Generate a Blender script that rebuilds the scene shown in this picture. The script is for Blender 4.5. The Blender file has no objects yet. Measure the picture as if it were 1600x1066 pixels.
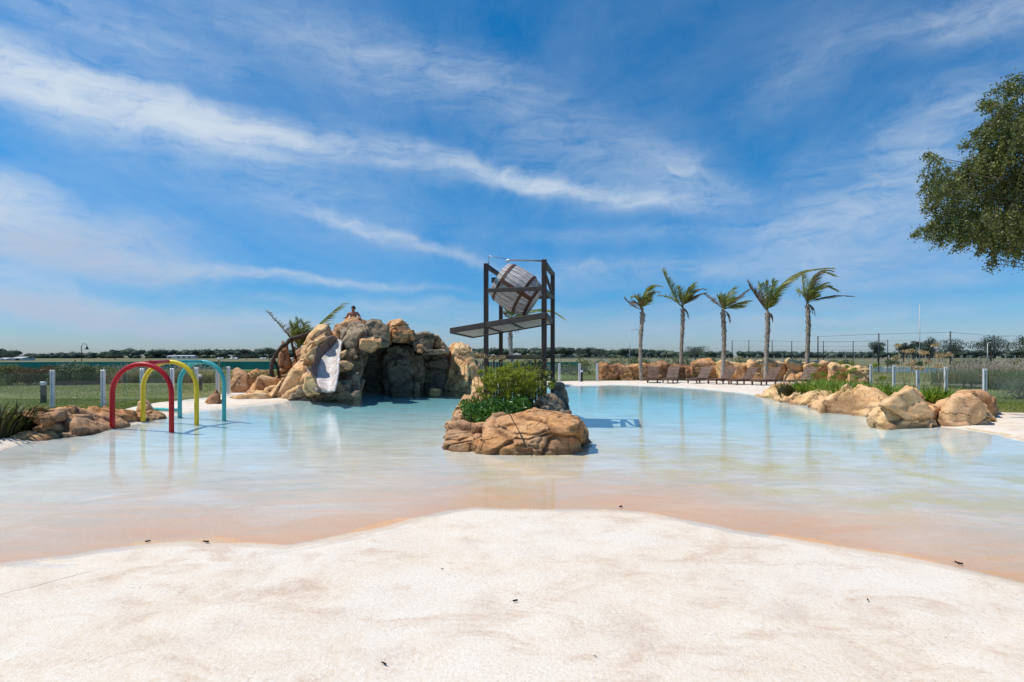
import bpy, bmesh, math, random
import numpy as np
from mathutils import Vector, Matrix
random.seed(7); RNG = np.random.default_rng(7)
SC = bpy.context.scene
COL = SC.collection
R = math.radians

# ------------------------------------------------------------------ camera, sky, sun, exposure
F = 889.0; EYE = 1.6; HY = 557.0
cam_d = bpy.data.cameras.new('camera'); cam = bpy.data.objects.new('camera', cam_d); COL.objects.link(cam)
cam.location = (0, 0, EYE); cam.rotation_euler = (R(90), 0, 0)
cam_d.sensor_width = 36; cam_d.lens = F/1600*36; cam_d.shift_y = (HY-533)/1600
cam_d.clip_start = .1; cam_d.clip_end = 9000
SC.camera = cam
SC.view_settings.view_transform = 'Standard'; SC.view_settings.look = 'None'
SC.view_settings.gamma = 1; SC.view_settings.use_curve_mapping = False
SC.view_settings.exposure = 0.0
SC.cycles.max_bounces = 8; SC.cycles.transparent_max_bounces = 24; SC.cycles.diffuse_bounces = 3
SC.cycles.caustics_reflective = False; SC.cycles.caustics_refractive = False

SUN_TO = Vector((-0.50, -0.04, 0.86)).normalized()
sl = bpy.data.lights.new('sun', 'SUN'); sl.energy = 4.45; sl.angle = R(.53); sl.color = (1, .955, .88)
so = bpy.data.objects.new('sun', sl); COL.objects.link(so)
so.rotation_euler = SUN_TO.to_track_quat('Z', 'Y').to_euler(); so.location = (-30, 0, 50)

class NT:
    """small helper for node trees"""
    def __init__(s, tree): s.t = tree; s.n = tree.nodes; s.l = tree.links
    def node(s, typ, **kw):
        nd = s.n.new(typ)
        for k, v in kw.items(): setattr(nd, k, v)
        return nd
    def plug(s, v, sock):
        if hasattr(v, 'is_output') or isinstance(v, bpy.types.NodeSocket): s.l.new(v, sock)
        elif v is not None: sock.default_value = v
    def math(s, op, a, b=None, c=None, clamp=False):
        nd = s.node('ShaderNodeMath', operation=op); nd.use_clamp = clamp
        s.plug(a, nd.inputs[0]); s.plug(b, nd.inputs[1])
        if c is not None: s.plug(c, nd.inputs[2])
        return nd.outputs[0]
    def vmath(s, op, a, b=None):
        nd = s.node('ShaderNodeVectorMath', operation=op); s.plug(a, nd.inputs[0]); s.plug(b, nd.inputs[1])
        return nd.outputs[0]
    def noise(s, vec, scale, detail=4, rough=.5, dist=0, out=0):
        nd = s.node('ShaderNodeTexNoise'); s.plug(vec, nd.inputs['Vector'])
        nd.inputs['Scale'].default_value = scale; nd.inputs['Detail'].default_value = detail
        nd.inputs['Roughness'].default_value = rough; nd.inputs['Distortion'].default_value = dist
        return nd.outputs[out]
    def mapping(s, vec, scale=(1,1,1), rot=(0,0,0), loc=(0,0,0)):
        nd = s.node('ShaderNodeMapping'); s.plug(vec, nd.inputs[0])
        nd.inputs['Scale'].default_value = scale; nd.inputs['Rotation'].default_value = rot; nd.inputs['Location'].default_value = loc
        return nd.outputs[0]
    def ramp(s, fac, stops, interp='LINEAR'):
        nd = s.node('ShaderNodeValToRGB'); s.plug(fac, nd.inputs[0]); cr = nd.color_ramp; cr.interpolation = interp
        while len(cr.elements) < len(stops): cr.elements.new(.5)
        for e, (p, c) in zip(cr.elements, stops):
            e.position = p; e.color = (*c, 1) if hasattr(c, '__len__') else (c, c, c, 1)
        return nd.outputs[0]
    def mix(s, fac, a, b, blend='MIX'):
        nd = s.node('ShaderNodeMix', data_type='RGBA', blend_type=blend)
        s.plug(fac, nd.inputs[0])
        for v, k in ((a, 6), (b, 7)):
            s.plug((*v, 1) if isinstance(v, tuple) and len(v) == 3 else v, nd.inputs[k])
        return nd.outputs[2]
    def bump(s, h, strength=.3, dist=.02, normal=None):
        nd = s.node('ShaderNodeBump'); s.plug(h, nd.inputs['Height'])
        nd.inputs['Strength'].default_value = strength; nd.inputs['Distance'].default_value = dist
        if normal is not None: s.l.new(normal, nd.inputs['Normal'])
        return nd.outputs[0]

# world ---------------------------------------------------------------------------------------
world = bpy.data.worlds.new('World'); SC.world = world; world.use_nodes = True
w = NT(world.node_tree); w.n.clear()
sky = w.node('ShaderNodeTexSky', sky_type='NISHITA'); sky.sun_disc = False
sky.sun_elevation = math.asin(SUN_TO.z); sky.sun_rotation = math.atan2(SUN_TO.x, SUN_TO.y)
sky.altitude = 50; sky.air_density = 1.0; sky.dust_density = .5; sky.ozone_density = 2.2
def pix_dir(px, py):
    dx = (px-800)/F; dz = (HY-py)/F
    return math.atan(dx), dz/math.sqrt(1+dx*dx)
tc = w.node('ShaderNodeTexCoord').outputs['Generated']
sep = w.node('ShaderNodeSeparateXYZ'); w.plug(tc, sep.inputs[0])
X, Y, Z = sep.outputs
az = w.math('ARCTAN2', X, Y)
hor = w.math('SQRT', w.math('ADD', w.math('MULTIPLY', X, X), w.math('MULTIPLY', Y, Y)))
el = w.math('DIVIDE', Z, w.math('MAXIMUM', hor, .05))
comb = w.node('ShaderNodeCombineXYZ'); w.plug(az, comb.inputs[0]); w.plug(el, comb.inputs[1])
AE = comb.outputs[0]
# the air over the head goes through a cloud layer: sample it in layer coordinates (a plane at height 1)
lay = w.node('ShaderNodeCombineXYZ'); zz = w.math('ADD', w.math('MAXIMUM', Z, 0), .12)
w.plug(w.math('DIVIDE', X, zz), lay.inputs[0]); w.plug(w.math('DIVIDE', Y, zz), lay.inputs[1])
LAY = lay.outputs[0]
wn = w.noise(AE, 5, 4, .6, out=1)
warp = w.vmath('MULTIPLY', w.vmath('SUBTRACT', wn, (.5, .5, .5)), (.16, .07, 0))
AEW = w.vmath('ADD', AE, warp)
sw = w.node('ShaderNodeSeparateXYZ'); w.plug(AEW, sw.inputs[0]); U, V = sw.outputs[0], sw.outputs[1]
fib = w.noise(w.mapping(AEW, (2.2, 15, 1), (0, 0, R(13))), 2.6, 9, .62, .6)
fib2 = w.noise(w.mapping(AEW, (5, 9, 1), (0, 0, R(-20))), 3.0, 8, .65, 1.1)
fibm = w.math('MULTIPLY_ADD', fib, .5, w.math('MULTIPLY', fib2, .5))
# (px, py, half length px, half width px, tilt deg (down to the right positive), strength, sharp)
BLOBS = [(70,126,270,40,8,1.9),(310,186,130,30,15,1.9),(440,215,70,12,12,.9),(0,110,120,30,5,.5),(560,235,190,20,9,.6),(760,262,170,14,14,.7),(900,300,130,10,12,.7),(1040,312,110,22,2,.45),
 (1060,265,70,26,25,.45),(900,235,160,60,15,.28),(430,300,300,60,12,.2),(650,385,150,8,15,.7),(560,360,90,8,22,.3),(330,422,130,9,3,.85),(520,436,160,6,4,.8),(600,476,220,11,1,.5),
 (15,315,75,38,-10,2.0),(70,378,140,40,-8,1.3),(200,410,140,28,0,.5),(200,492,270,20,3,1.6),(60,470,150,24,0,.7),(30,440,80,14,5,.4),(1350,345,190,50,-8,.8),(1450,215,170,60,-20,.5),(1540,30,170,40,5,.42),
 (1150,420,300,20,0,.42),(1350,488,180,9,-2,.55),(1000,370,150,12,0,.25),(920,420,60,10,-5,.35),(900,520,400,24,0,.3),(1300,520,400,20,0,.25),(500,70,260,50,10,.3),(150,30,260,40,6,.35),(700,110,150,45,15,.25),(1250,110,90,55,-30,.18),(1500,430,160,14,0,.25)]
dens = None
for px, py, hl, hw, tilt, st in BLOBS:
    a0, e0 = pix_dir(px, py); k = math.cos(a0)
    L = hl/F*k*k*1.05; Wd = hw/F*k; ca, sa = math.cos(R(tilt)), math.sin(R(tilt))
    du = w.math('SUBTRACT', U, a0); dv = w.math('SUBTRACT', V, e0)
    # along: (ca, -sa); across: (sa, ca)
    al = w.math('MULTIPLY_ADD', du, ca/L, w.math('MULTIPLY', dv, -sa/L))
    ac = w.math('MULTIPLY_ADD', du, sa/Wd, w.math('MULTIPLY', dv, ca/Wd))
    q = w.math('MULTIPLY_ADD', al, al, w.math('MULTIPLY', ac, ac))
    g = w.math('MULTIPLY', w.math('EXPONENT', w.math('MULTIPLY', q, -1)), st)
    dens = g if dens is None else w.math('ADD', dens, g)
fm = w.node('ShaderNodeMapRange'); w.plug(fibm, fm.inputs[0]); fm.inputs[1].default_value = .34; fm.inputs[2].default_value = .66; fm.inputs[3].default_value = .16; fm.inputs[4].default_value = 1.45
streak = w.math('MULTIPLY', dens, fm.outputs[0])
veil = w.noise(w.mapping(LAY, (1.1, .45, 1), (0, 0, R(25))), 1.1, 8, .62, .5)
vm = w.node('ShaderNodeMapRange'); w.plug(veil, vm.inputs[0]); vm.inputs[1].default_value = .42; vm.inputs[2].default_value = .8; vm.inputs[3].default_value = 0.0; vm.inputs[4].default_value = .27
cl = w.math('ADD', streak, vm.outputs[0])
cover = w.math('SUBTRACT', 1.0, w.math('EXPONENT', w.math('MULTIPLY', cl, -1.15)))
cover = w.math('MULTIPLY', cover, .88)
skyc = w.node('ShaderNodeHueSaturation'); w.l.new(sky.outputs[0], skyc.inputs['Color'])
skyc.inputs['Saturation'].default_value = 1.32; skyc.inputs['Hue'].default_value = .492; skyc.inputs['Value'].default_value = 1.0
grad = w.ramp(el, [(0, (.66, .82, 1.22)), (.09, (.34, .74, 1.14)), (.30, (.24, .93, 1.22)), (.65, (.19, 1.0, 1.26))])
skyt = w.mix(1.0, skyc.outputs[0], grad, 'MULTIPLY')
cc = w.ramp(w.noise(AE, 3, 3), [(.35, (6.2, 7.0, 7.7)), (.65, (7.4, 8.0, 8.5))])
lowc = w.ramp(el, [(0, (.58, .66, .80)), (.3, (1, 1, 1))])
cc = w.mix(1.0, cc, lowc, 'MULTIPLY')
gd = None      # thin grey-blue layer clouds low over the horizon
for px, py, hl, hw, tilt, st in [(110,378,180,36,-5,1.0),(200,417,160,18,2,.7),(200,503,290,15,3,1.1),(50,472,170,15,0,.8),(1250,472,320,12,0,.6),(900,508,320,14,0,.5),(1380,408,260,20,-3,.5),(1350,440,200,10,2,.4),(700,395,160,10,5,.3)]:
    a0, e0 = pix_dir(px, py); k = math.cos(a0); L = hl/F*k*k; Wd = hw/F*k; ca, sa = math.cos(R(tilt)), math.sin(R(tilt))
    du = w.math('SUBTRACT', U, a0); dv = w.math('SUBTRACT', V, e0)
    al = w.math('MULTIPLY_ADD', du, ca/L, w.math('MULTIPLY', dv, -sa/L)); ac = w.math('MULTIPLY_ADD', du, sa/Wd, w.math('MULTIPLY', dv, ca/Wd))
    g = w.math('MULTIPLY', w.math('EXPONENT', w.math('MULTIPLY', w.math('MULTIPLY_ADD', al, al, w.math('MULTIPLY', ac, ac)), -1)), st)
    gd = g if gd is None else w.math('ADD', gd, g)
gd = w.math('MULTIPLY', gd, w.math('MULTIPLY_ADD', fib2, 1.6, -.15), clamp=True)
final = w.mix(cover, skyt, cc)
final = w.mix(w.math('MULTIPLY', gd, .75), final, (4.1, 4.9, 6.4))
bg = w.node('ShaderNodeBackground'); w.l.new(final, bg.inputs[0]); bg.inputs[1].default_value = .105
wo = w.node('ShaderNodeOutputWorld'); w.l.new(bg.outputs[0], wo.inputs[0])

# ------------------------------------------------------------------ helpers
def W(px, py, d): return Vector(((px-800)/F*d, d, EYE-(py-HY)/F*d))
def G(px, py, z=0.0):
    d = (EYE-z)*F/(py-HY); return Vector(((px-800)/F*d, d, z))

def mesh_np(name, v, f, mat, parent=None, smooth=False, loc=None, mats=None, midx=None):
    v = np.asarray(v, dtype=np.float32); f = np.asarray(f, dtype=np.int32)
    me = bpy.data.meshes.new(name); k = f.shape[1]
    me.vertices.add(len(v)); me.vertices.foreach_set('co', v.ravel())
    me.loops.add(f.size); me.loops.foreach_set('vertex_index', f.ravel())
    me.polygons.add(len(f)); me.polygons.foreach_set('loop_start', np.arange(0, f.size, k, dtype=np.int32))
    if smooth: me.polygons.foreach_set('use_smooth', np.ones(len(f), bool))
    me.update(calc_edges=True); me.validate()
    if mats:
        for m in mats: me.materials.append(m)
        if midx is not None: me.polygons.foreach_set('material_index', np.asarray(midx, dtype=np.int32))
    elif mat: me.materials.append(mat)
    return link(name, me, parent, loc)

def link(name, me, parent=None, loc=None):
    o = bpy.data.objects.new(name, me); COL.objects.link(o)
    if loc is not None: o.location = loc
    if parent is not None:
        o.parent = parent
    return o

def tag(o, label=None, cat=None, group=None, kind=None):
    if label: o['label'] = label
    if cat: o['category'] = cat
    if group: o['group'] = group
    if kind: o['kind'] = kind
    return o

def thing(name, label, cat, loc=(0,0,0), rz=0, group=None):
    o = bpy.data.objects.new(name, None); COL.objects.link(o); o.empty_display_size = .2
    o.location = loc; o.rotation_euler = (0, 0, rz)
    return tag(o, label, cat, group)

def copy_thing(src, loc, rz=None, label=None):
    r = src.copy(); COL.objects.link(r); r.location = loc
    if rz is not None: r.rotation_euler = (0, 0, rz)
    if label: r['label'] = label
    for ch in src.children:
        c = ch.copy(); COL.objects.link(c); c.parent = r
        for g in ch.children:
            d = g.copy(); COL.objects.link(d); d.parent = c
    return r

class MB:
    def __init__(s): s.bm = bmesh.new()
    def box(s, c, size, rot=None, bevel=0):
        m = Matrix.Translation(Vector(c)) @ (rot.to_4x4() if rot is not None else Matrix.Identity(4)) @ Matrix.Diagonal((*size, 1))
        r = bmesh.ops.create_cube(s.bm, size=1, matrix=m)
        if bevel:
            es = list({e for v in r['verts'] for e in v.link_edges})
            bmesh.ops.bevel(s.bm, geom=es, offset=bevel, segments=1, affect='EDGES')
        return s
    def bar(s, a, b, wd, h=None, bevel=0, up=(0,0,1)):
        a, b = Vector(a), Vector(b); d = b-a; L = d.length; x = d.normalized()
        u = Vector(up)
        if abs(x.dot(u)) > .97: u = Vector((0, 1, 0))
        y = u.cross(x).normalized(); z = x.cross(y)
        s.box((a+b)/2, (L, wd, h or wd), Matrix((x, y, z)).transposed(), bevel); return s
    def tube(s, pts, rad, seg=10, caps=True):
        pts = [Vector(p) for p in pts]; n = len(pts)
        rad = rad if hasattr(rad, '__len__') else [rad]*n
        rings = []; prev = None
        for i, p in enumerate(pts):
            t = (pts[min(i+1, n-1)]-pts[max(i-1, 0)]).normalized()
            if prev is None:
                u = Vector((0, 0, 1)) if abs(t.z) < .9 else Vector((0, 1, 0))
                u = (u - t*u.dot(t)).normalized()
            else: u = (prev - t*prev.dot(t)).normalized()
            prev = u; v = t.cross(u)
            rings.append([s.bm.verts.new(p+(u*math.cos(a)+v*math.sin(a))*rad[i]) for a in [2*math.pi*k/seg for k in range(seg)]])
        for a, b in zip(rings, rings[1:]):
            for k in range(seg):
                f = s.bm.faces.new((a[k], a[(k+1) % seg], b[(k+1) % seg], b[k])); f.smooth = True
        if caps:
            s.bm.faces.new(rings[0][::-1]); s.bm.faces.new(rings[-1])
        return s
    def poly(s, pts, th=None, dirv=(0,0,-1)):
        vs = [s.bm.verts.new(Vector(p)) for p in pts]; f = s.bm.faces.new(vs)
        if th:
            r = bmesh.ops.extrude_face_region(s.bm, geom=[f]); nv = [e for e in r['geom'] if isinstance(e, bmesh.types.BMVert)]
            bmesh.ops.translate(s.bm, verts=nv, vec=Vector(dirv)*th)
        return s
    def build(s, name, mat, parent=None, loc=None):
        bmesh.ops.recalc_face_normals(s.bm, faces=s.bm.faces)
        me = bpy.data.meshes.new(name); s.bm.to_mesh(me); s.bm.free()
        if mat: me.materials.append(mat)
        return link(name, me, parent, loc)

# numpy gradient-less value noise -------------------------------------------------------------
def _hash(ix, iy, iz, seed):
    h = (ix.astype(np.int64)*374761393 + iy.astype(np.int64)*668265263 + iz.astype(np.int64)*2147483647 + seed*1274126177) & 0xffffffff
    h = ((h ^ (h >> 13))*1274126177) & 0xffffffff
    h = ((h ^ (h >> 16))*2246822519) & 0xffffffff
    return ((h ^ (h >> 15)) & 0xffffff)/float(0xffffff)
def vnoise(p, seed=0):
    p = np.asarray(p, float); i = np.floor(p).astype(np.int64); f = p-i; f = f*f*f*(f*(f*6-15)+10)
    out = 0
    for dx in (0, 1):
        for dy in (0, 1):
            for dz in (0, 1):
                wgt = (f[:,0] if dx else 1-f[:,0])*(f[:,1] if dy else 1-f[:,1])*(f[:,2] if dz else 1-f[:,2])
                out = out + wgt*_hash(i[:,0]+dx, i[:,1]+dy, i[:,2]+dz, seed)
    return out*2-1
def fbm(p, octv=4, seed=0, gain=.5):
    a, s, t = 1.0, 0, 0
    p = np.asarray(p, float)
    for k in range(octv):
        s = s+a*vnoise(p*(2**k)+k*17.3, seed+k); t += a; a *= gain
    return s/t

# ------------------------------------------------------------------ materials
def mat(name):
    m = bpy.data.materials.new(name); m.use_nodes = True; t = NT(m.node_tree); t.n.clear()
    out = t.node('ShaderNodeOutputMaterial'); return m, t, out
def principled(t, out, col, rough=.7, normal=None, metal=0, spec=.4):
    b = t.node('ShaderNodeBsdfPrincipled'); t.plug((*col, 1) if isinstance(col, tuple) and len(col) == 3 else col, b.inputs['Base Color'])
    t.plug(rough, b.inputs['Roughness']); b.inputs['Metallic'].default_value = metal
    b.inputs['Specular IOR Level'].default_value = spec
    if normal is not None: t.l.new(normal, b.inputs['Normal'])
    t.l.new(b.outputs[0], out.inputs[0]); return b
def simple(name, c1, c2, scale=6, rough=.6, bump=.2, bdist=.01, metal=0, stretch=(1,1,1), coord='Object', spec=.4, detail=6):
    m, t, out = mat(name)
    v = t.mapping(t.node('ShaderNodeTexCoord').outputs[coord], stretch)
    n = t.noise(v, scale, detail, .62)
    c = t.ramp(n, [(.3, c1), (.7, c2)])
    fine = t.noise(v, scale*7, 4, .6)
    c = t.mix(.25, c, t.ramp(fine, [(.3, .35), (.7, .75)]), 'OVERLAY')
    principled(t, out, c, rough, t.bump(t.math('MULTIPLY_ADD', fine, .4, n), bump, bdist), metal, spec)
    return m
def leafmat(name, stops, rough=.5, trans=.25, spec=.35):
    m, t, out = mat(name)
    g = t.node('ShaderNodeNewGeometry')
    oc = t.node('ShaderNodeTexCoord').outputs['Object']
    f = t.math('MULTIPLY_ADD', g.outputs['Random Per Island'], .6, t.math('MULTIPLY', t.noise(oc, 1.6, 3), .45), clamp=True)
    c = t.ramp(f, stops)
    b = t.node('ShaderNodeBsdfPrincipled'); t.l.new(c, b.inputs['Base Color']); b.inputs['Roughness'].default_value = rough
    b.inputs['Specular IOR Level'].default_value = spec
    tr = t.node('ShaderNodeBsdfTranslucent'); t.l.new(t.mix(1, c, (1.0, 1.1, .6), 'MULTIPLY'), tr.inputs[0])
    mx = t.node('ShaderNodeMixShader'); mx.inputs[0].default_value = trans
    t.l.new(b.outputs[0], mx.inputs[1]); t.l.new(tr.outputs[0], mx.inputs[2]); t.l.new(mx.outputs[0], out.inputs[0])
    return m

def rockmat(name, c_dark, c_mid, c_light, c_grey, grey=.45, wet=False):
    m, t, out = mat(name)
    P = t.node('ShaderNodeNewGeometry').outputs['Position']
    big = t.noise(P, .9, 5, .6, .4); mid = t.noise(t.mapping(P, (1, 1, 1.8)), 3.2, 7, .65, .5); fine = t.noise(P, 26, 5, .7)
    c = t.ramp(mid, [(.28, c_dark), (.48, c_mid), (.72, c_light)])
    gm = t.ramp(big, [(.5-.12*grey-.02, 0.0), (.62-.1*grey, 1.0)])
    c = t.mix(t.math('MULTIPLY', gm, grey), c, c_grey)
    # thin dark joints
    vo = t.node('ShaderNodeTexVoronoi', feature='DISTANCE_TO_EDGE'); vo.inputs['Scale'].default_value = .8
    pw = t.vmath('ADD', P, t.vmath('MULTIPLY', t.vmath('SUBTRACT', t.noise(P, 1.7, 5, .6, out=1), (.5,.5,.5)), (1.1, 1.1, .8)))
    t.l.new(t.mapping(pw, (1, 1, 1.5)), vo.inputs['Vector'])
    joint = t.ramp(vo.outputs['Distance'], [(0, 1.0), (.022, 0.0)])
    brk = t.ramp(t.noise(P, 2.3, 2), [(.42, 0.0), (.55, 1.0)])
    joint = t.math('MULTIPLY', joint, brk)
    c = t.mix(t.math('MULTIPLY', joint, .75), c, tuple(x*.28 for x in c_dark))
    tone = t.node('ShaderNodeAttribute', attribute_name='tone').outputs['Fac']; grv = t.node('ShaderNodeAttribute', attribute_name='groove').outputs['Fac']
    c = t.mix(.5, c, t.ramp(tone, [(.1, (.36,.34,.34)), (.5, (.5,.5,.5)), (.9, (.62,.60,.57))]), 'OVERLAY')
    c = t.mix(t.math('MULTIPLY', grv, .8), c, tuple(x*.35 for x in c_dark))
    c = t.mix(.6, c, t.ramp(fine, [(.3, .24), (.7, .76)]), 'OVERLAY')
    # lichen / mineral wear
    pat = t.ramp(t.noise(P, 7, 6, .7), [(.55, 0.0), (.68, 1.0)])
    c = t.mix(t.math('MULTIPLY', pat, .28), c, (.50, .41, .31))
    # waterline stain just above the pool
    sz = t.node('ShaderNodeSeparateXYZ'); t.l.new(P, sz.inputs[0])
    wl = t.math('ADD', sz.outputs[2], t.math('MULTIPLY', t.math('SUBTRACT', big, .5), .12))
    st = t.ramp(wl, [(0.0, 1.0), (.055, .8), (.075, 0.0)])
    c = t.mix(t.math('MULTIPLY', st, .5), c, (.12, .075, .04))
    h = t.math('MULTIPLY_ADD', fine, .25, mid); h = t.math('SUBTRACT', h, t.math('MULTIPLY', joint, 1.2))
    principled(t, out, c, .82, t.bump(h, .75, .05), 0, .25)
    return m

M = {}
M['rock'] = rockmat('rock_ochre', (.29,.125,.045), (.57,.275,.105), (.72,.42,.20), (.43,.31,.21), .42)
M['rock_pale'] = rockmat('rock_pale', (.47,.235,.10), (.74,.43,.19), (.83,.56,.31), (.63,.46,.30), .32)
M['rock_grey'] = rockmat('rock_grey', (.16,.105,.06), (.32,.225,.14), (.46,.34,.22), (.26,.205,.145), .6)
M['rock_grotto_shade'] = rockmat('rock_grotto_shade', (.085,.06,.04), (.19,.14,.095), (.30,.235,.165), (.16,.135,.10), .6)  # the recess's shade is painted into this darker rock
M['rock_red'] = rockmat('rock_red', (.20,.085,.04), (.38,.17,.07), (.48,.25,.12), (.30,.21,.14), .3)
M['post'] = simple('weathered_post_wood', (.020,.018,.018), (.075,.050,.038), 5, .6, .5, .01, stretch=(1,1,.25))
M['beam'] = simple('dark_beam_wood', (.022,.02,.02), (.06,.045,.038), 6, .6, .4, .008)
M['panel'] = simple('grey_tray_panel', (.28,.26,.24), (.44,.42,.39), 3, .7, .2)
M['stave'] = simple('bleached_stave', (.31,.28,.27), (.62,.58,.57), 7, .75, .4, .006, stretch=(.35,2,2))
M['hoop'] = simple('rusty_hoop', (.055,.022,.014), (.13,.055,.035), 9, .6, .3, .004)
M['steel'] = simple('galvanised_steel', (.30,.32,.34), (.5,.52,.54), 8, .4, .1, .003, metal=.6)
M['black'] = simple('black_plastic', (.012,.012,.014), (.03,.03,.032), 8, .45, .1)
M['alu'] = simple('white_aluminium_post', (.62,.62,.66), (.78,.78,.80), 5, .4, .05, .002, metal=.15)
M['red'] = simple('red_gloss_paint', (.40,.006,.010), (.48,.010,.016), 3, .42, .04, .002, spec=.35)
M['yellow'] = simple('yellow_gloss_paint', (.74,.52,.02), (.80,.60,.04), 3, .42, .04, .002, spec=.35)
M['teal'] = simple('teal_gloss_paint', (.05,.36,.36), (.08,.45,.43), 3, .42, .04, .002, spec=.35)
M['slide'] = simple('worn_pale_slide', (.38,.29,.24), (.74,.69,.66), 3.6, .55, .35, .015)
M['slidewall_shade'] = simple('slide_wall_painted_shade', (.10,.07,.055), (.22,.16,.13), 2.2, .6, .35, .015)  # dark brown puts the shade of the wall's inner face into its colour
M['trunk'] = simple('palm_bark', (.12,.09,.07), (.44,.37,.30), 9, .9, .9, .03, stretch=(1,1,.5))
M['bark'] = simple('grey_brown_bark', (.07,.05,.035), (.17,.13,.10), 6, .9, .9, .02, stretch=(1,1,.4))
M['log'] = simple('dark_log_rail', (.02,.014,.011), (.065,.042,.03), 6, .75, .8, .02)
M['frond'] = leafmat('palm_leaf', [(.0,(.10,.13,.035)), (.45,(.23,.27,.07)), (.75,(.40,.37,.14)), (1,(.52,.42,.22))], .45, .3)
M['frond_dry'] = leafmat('palm_leaf_dry', [(.0,(.11,.075,.045)), (.5,(.20,.14,.085)), (1,(.30,.23,.15))], .6, .15)
M['aga'] = leafmat('strap_leaf', [(.0,(.08,.15,.015)), (.5,(.20,.30,.035)), (1,(.42,.48,.10))], .38, .35)
M['sedge'] = leafmat('sedge_leaf', [(.0,(.10,.14,.018)), (.5,(.26,.30,.04)), (1,(.50,.48,.11))], .45, .45)
M['glossy'] = leafmat('glossy_green_leaf', [(.0,(.025,.09,.015)), (.6,(.08,.19,.03)), (1,(.20,.30,.08))], .35, .25)
M['dry'] = leafmat('dry_stalk', [(.0,(.26,.18,.09)), (.6,(.46,.34,.20)), (1,(.60,.48,.30))], .7, .2)
M['plume'] = leafmat('grass_plume', [(.0,(.34,.25,.22)), (.6,(.52,.42,.38)), (1,(.66,.58,.52))], .8, .3)
M['white_plume'] = leafmat('white_plume', [(.0,(.35,.36,.33)), (.6,(.55,.57,.54)), (1,(.75,.76,.72))], .8, .3)
M['fgrass'] = leafmat('fountain_grass', [(.0,(.07,.10,.03)), (.55,(.17,.20,.07)), (1,(.34,.33,.17))], .6, .25)
M['flax'] = leafmat('dark_flax', [(.0,(.025,.03,.012)), (.5,(.06,.05,.025)), (.8,(.10,.12,.03)), (1,(.16,.17,.05))], .5, .2)
M['shrub'] = leafmat('grey_green_shrub', [(.0,(.04,.06,.025)), (.6,(.10,.13,.055)), (1,(.20,.23,.12))], .6, .2)
M['shrub_red'] = leafmat('reddish_shrub', [(.0,(.09,.055,.03)), (.6,(.18,.11,.06)), (1,(.20,.21,.08))], .6, .2)
M['shrub_olive'] = leafmat('olive_shrub', [(.0,(.09,.10,.03)), (.6,(.20,.20,.07)), (1,(.34,.31,.13))], .6, .2)
M['tree'] = leafmat('tree_leaf', [(.0,(.04,.055,.015)), (.5,(.11,.135,.03)), (.85,(.26,.26,.08)), (1,(.42,.40,.18))], .42, .28)
M['far_tree'] = leafmat('far_tree_leaf_hazed', [(.0,(.042,.062,.052)), (.6,(.078,.105,.078)), (1,(.14,.165,.11))], .8, .1, .1)  # lightened and blued: distance haze is mixed into the leaf colour
M['grass'] = leafmat('lawn_blade', [(.0,(.13,.17,.025)), (.6,(.24,.27,.055)), (1,(.38,.35,.14))], .6, .3)
M['soil'] = simple('dark_planting_soil', (.035,.024,.016), (.11,.08,.055), 5, .95, .8, .04, coord='Object')
M['lounger'] = simple('brown_lounger_wood', (.055,.026,.016), (.165,.085,.052), 4, .55, .4, .006)
M['net'] = simple('green_shade_net', (.008,.17,.14), (.014,.24,.20), 1.2, .7, .4, .03, stretch=(1,1,.4))
M['skin'] = simple('tanned_skin', (.30,.12,.07), (.38,.165,.10), 6, .5, .1)
M['hair'] = simple('dark_hair', (.012,.009,.007), (.035,.025,.018), 30, .6, .5)
M['shorts'] = simple('dark_blue_cloth', (.02,.03,.06), (.03,.045,.09), 20, .9, .3)
M['wall_white'] = simple('white_render', (.62,.60,.56), (.75,.73,.70), 1, .8, .1)
M['roof'] = simple('pale_roof', (.36,.37,.38), (.46,.47,.48), 1, .7, .1)
M['dleaf'] = simple('brown_dry_leaf', (.04,.022,.012), (.12,.07,.04), 30, .8, .4)
M['farpost'] = simple('pale_concrete_post', (.42,.41,.39), (.60,.59,.57), 3, .8, .1)

def glass_mat():
    m, t, out = mat('fence_glass')
    tr = t.node('ShaderNodeBsdfTransparent'); tr.inputs[0].default_value = (.90, .95, .94, 1)
    gl = t.node('ShaderNodeBsdfGlossy'); gl.inputs['Roughness'].default_value = .02; gl.inputs['Color'].default_value = (.9, .95, 1, 1)
    fr = t.node('ShaderNodeFresnel'); fr.inputs[0].default_value = 1.5
    oc = t.node('ShaderNodeTexCoord').outputs['Object']
    t.l.new(t.bump(t.noise(oc, .9, 2), .05, .02), gl.inputs['Normal'])
    df = t.node('ShaderNodeBsdfDiffuse'); df.inputs[0].default_value = (.55, .62, .60, 1)
    m1 = t.node('ShaderNodeMixShader'); t.plug(t.math('MULTIPLY_ADD', t.noise(oc, 3, 4), .05, .02), m1.inputs[0])
    t.l.new(tr.outputs[0], m1.inputs[1]); t.l.new(df.outputs[0], m1.inputs[2])
    gg = t.node('ShaderNodeNewGeometry'); ff = t.math('MULTIPLY', t.math('MULTIPLY', fr.outputs[0], .8), t.math('SUBTRACT', 1, gg.outputs['Backfacing']))
    m2 = t.node('ShaderNodeMixShader'); t.l.new(ff, m2.inputs[0]); t.l.new(m1.outputs[0], m2.inputs[1]); t.l.new(gl.outputs[0], m2.inputs[2])
    t.l.new(m2.outputs[0], out.inputs[0]); return m
M['glass'] = glass_mat()

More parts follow.
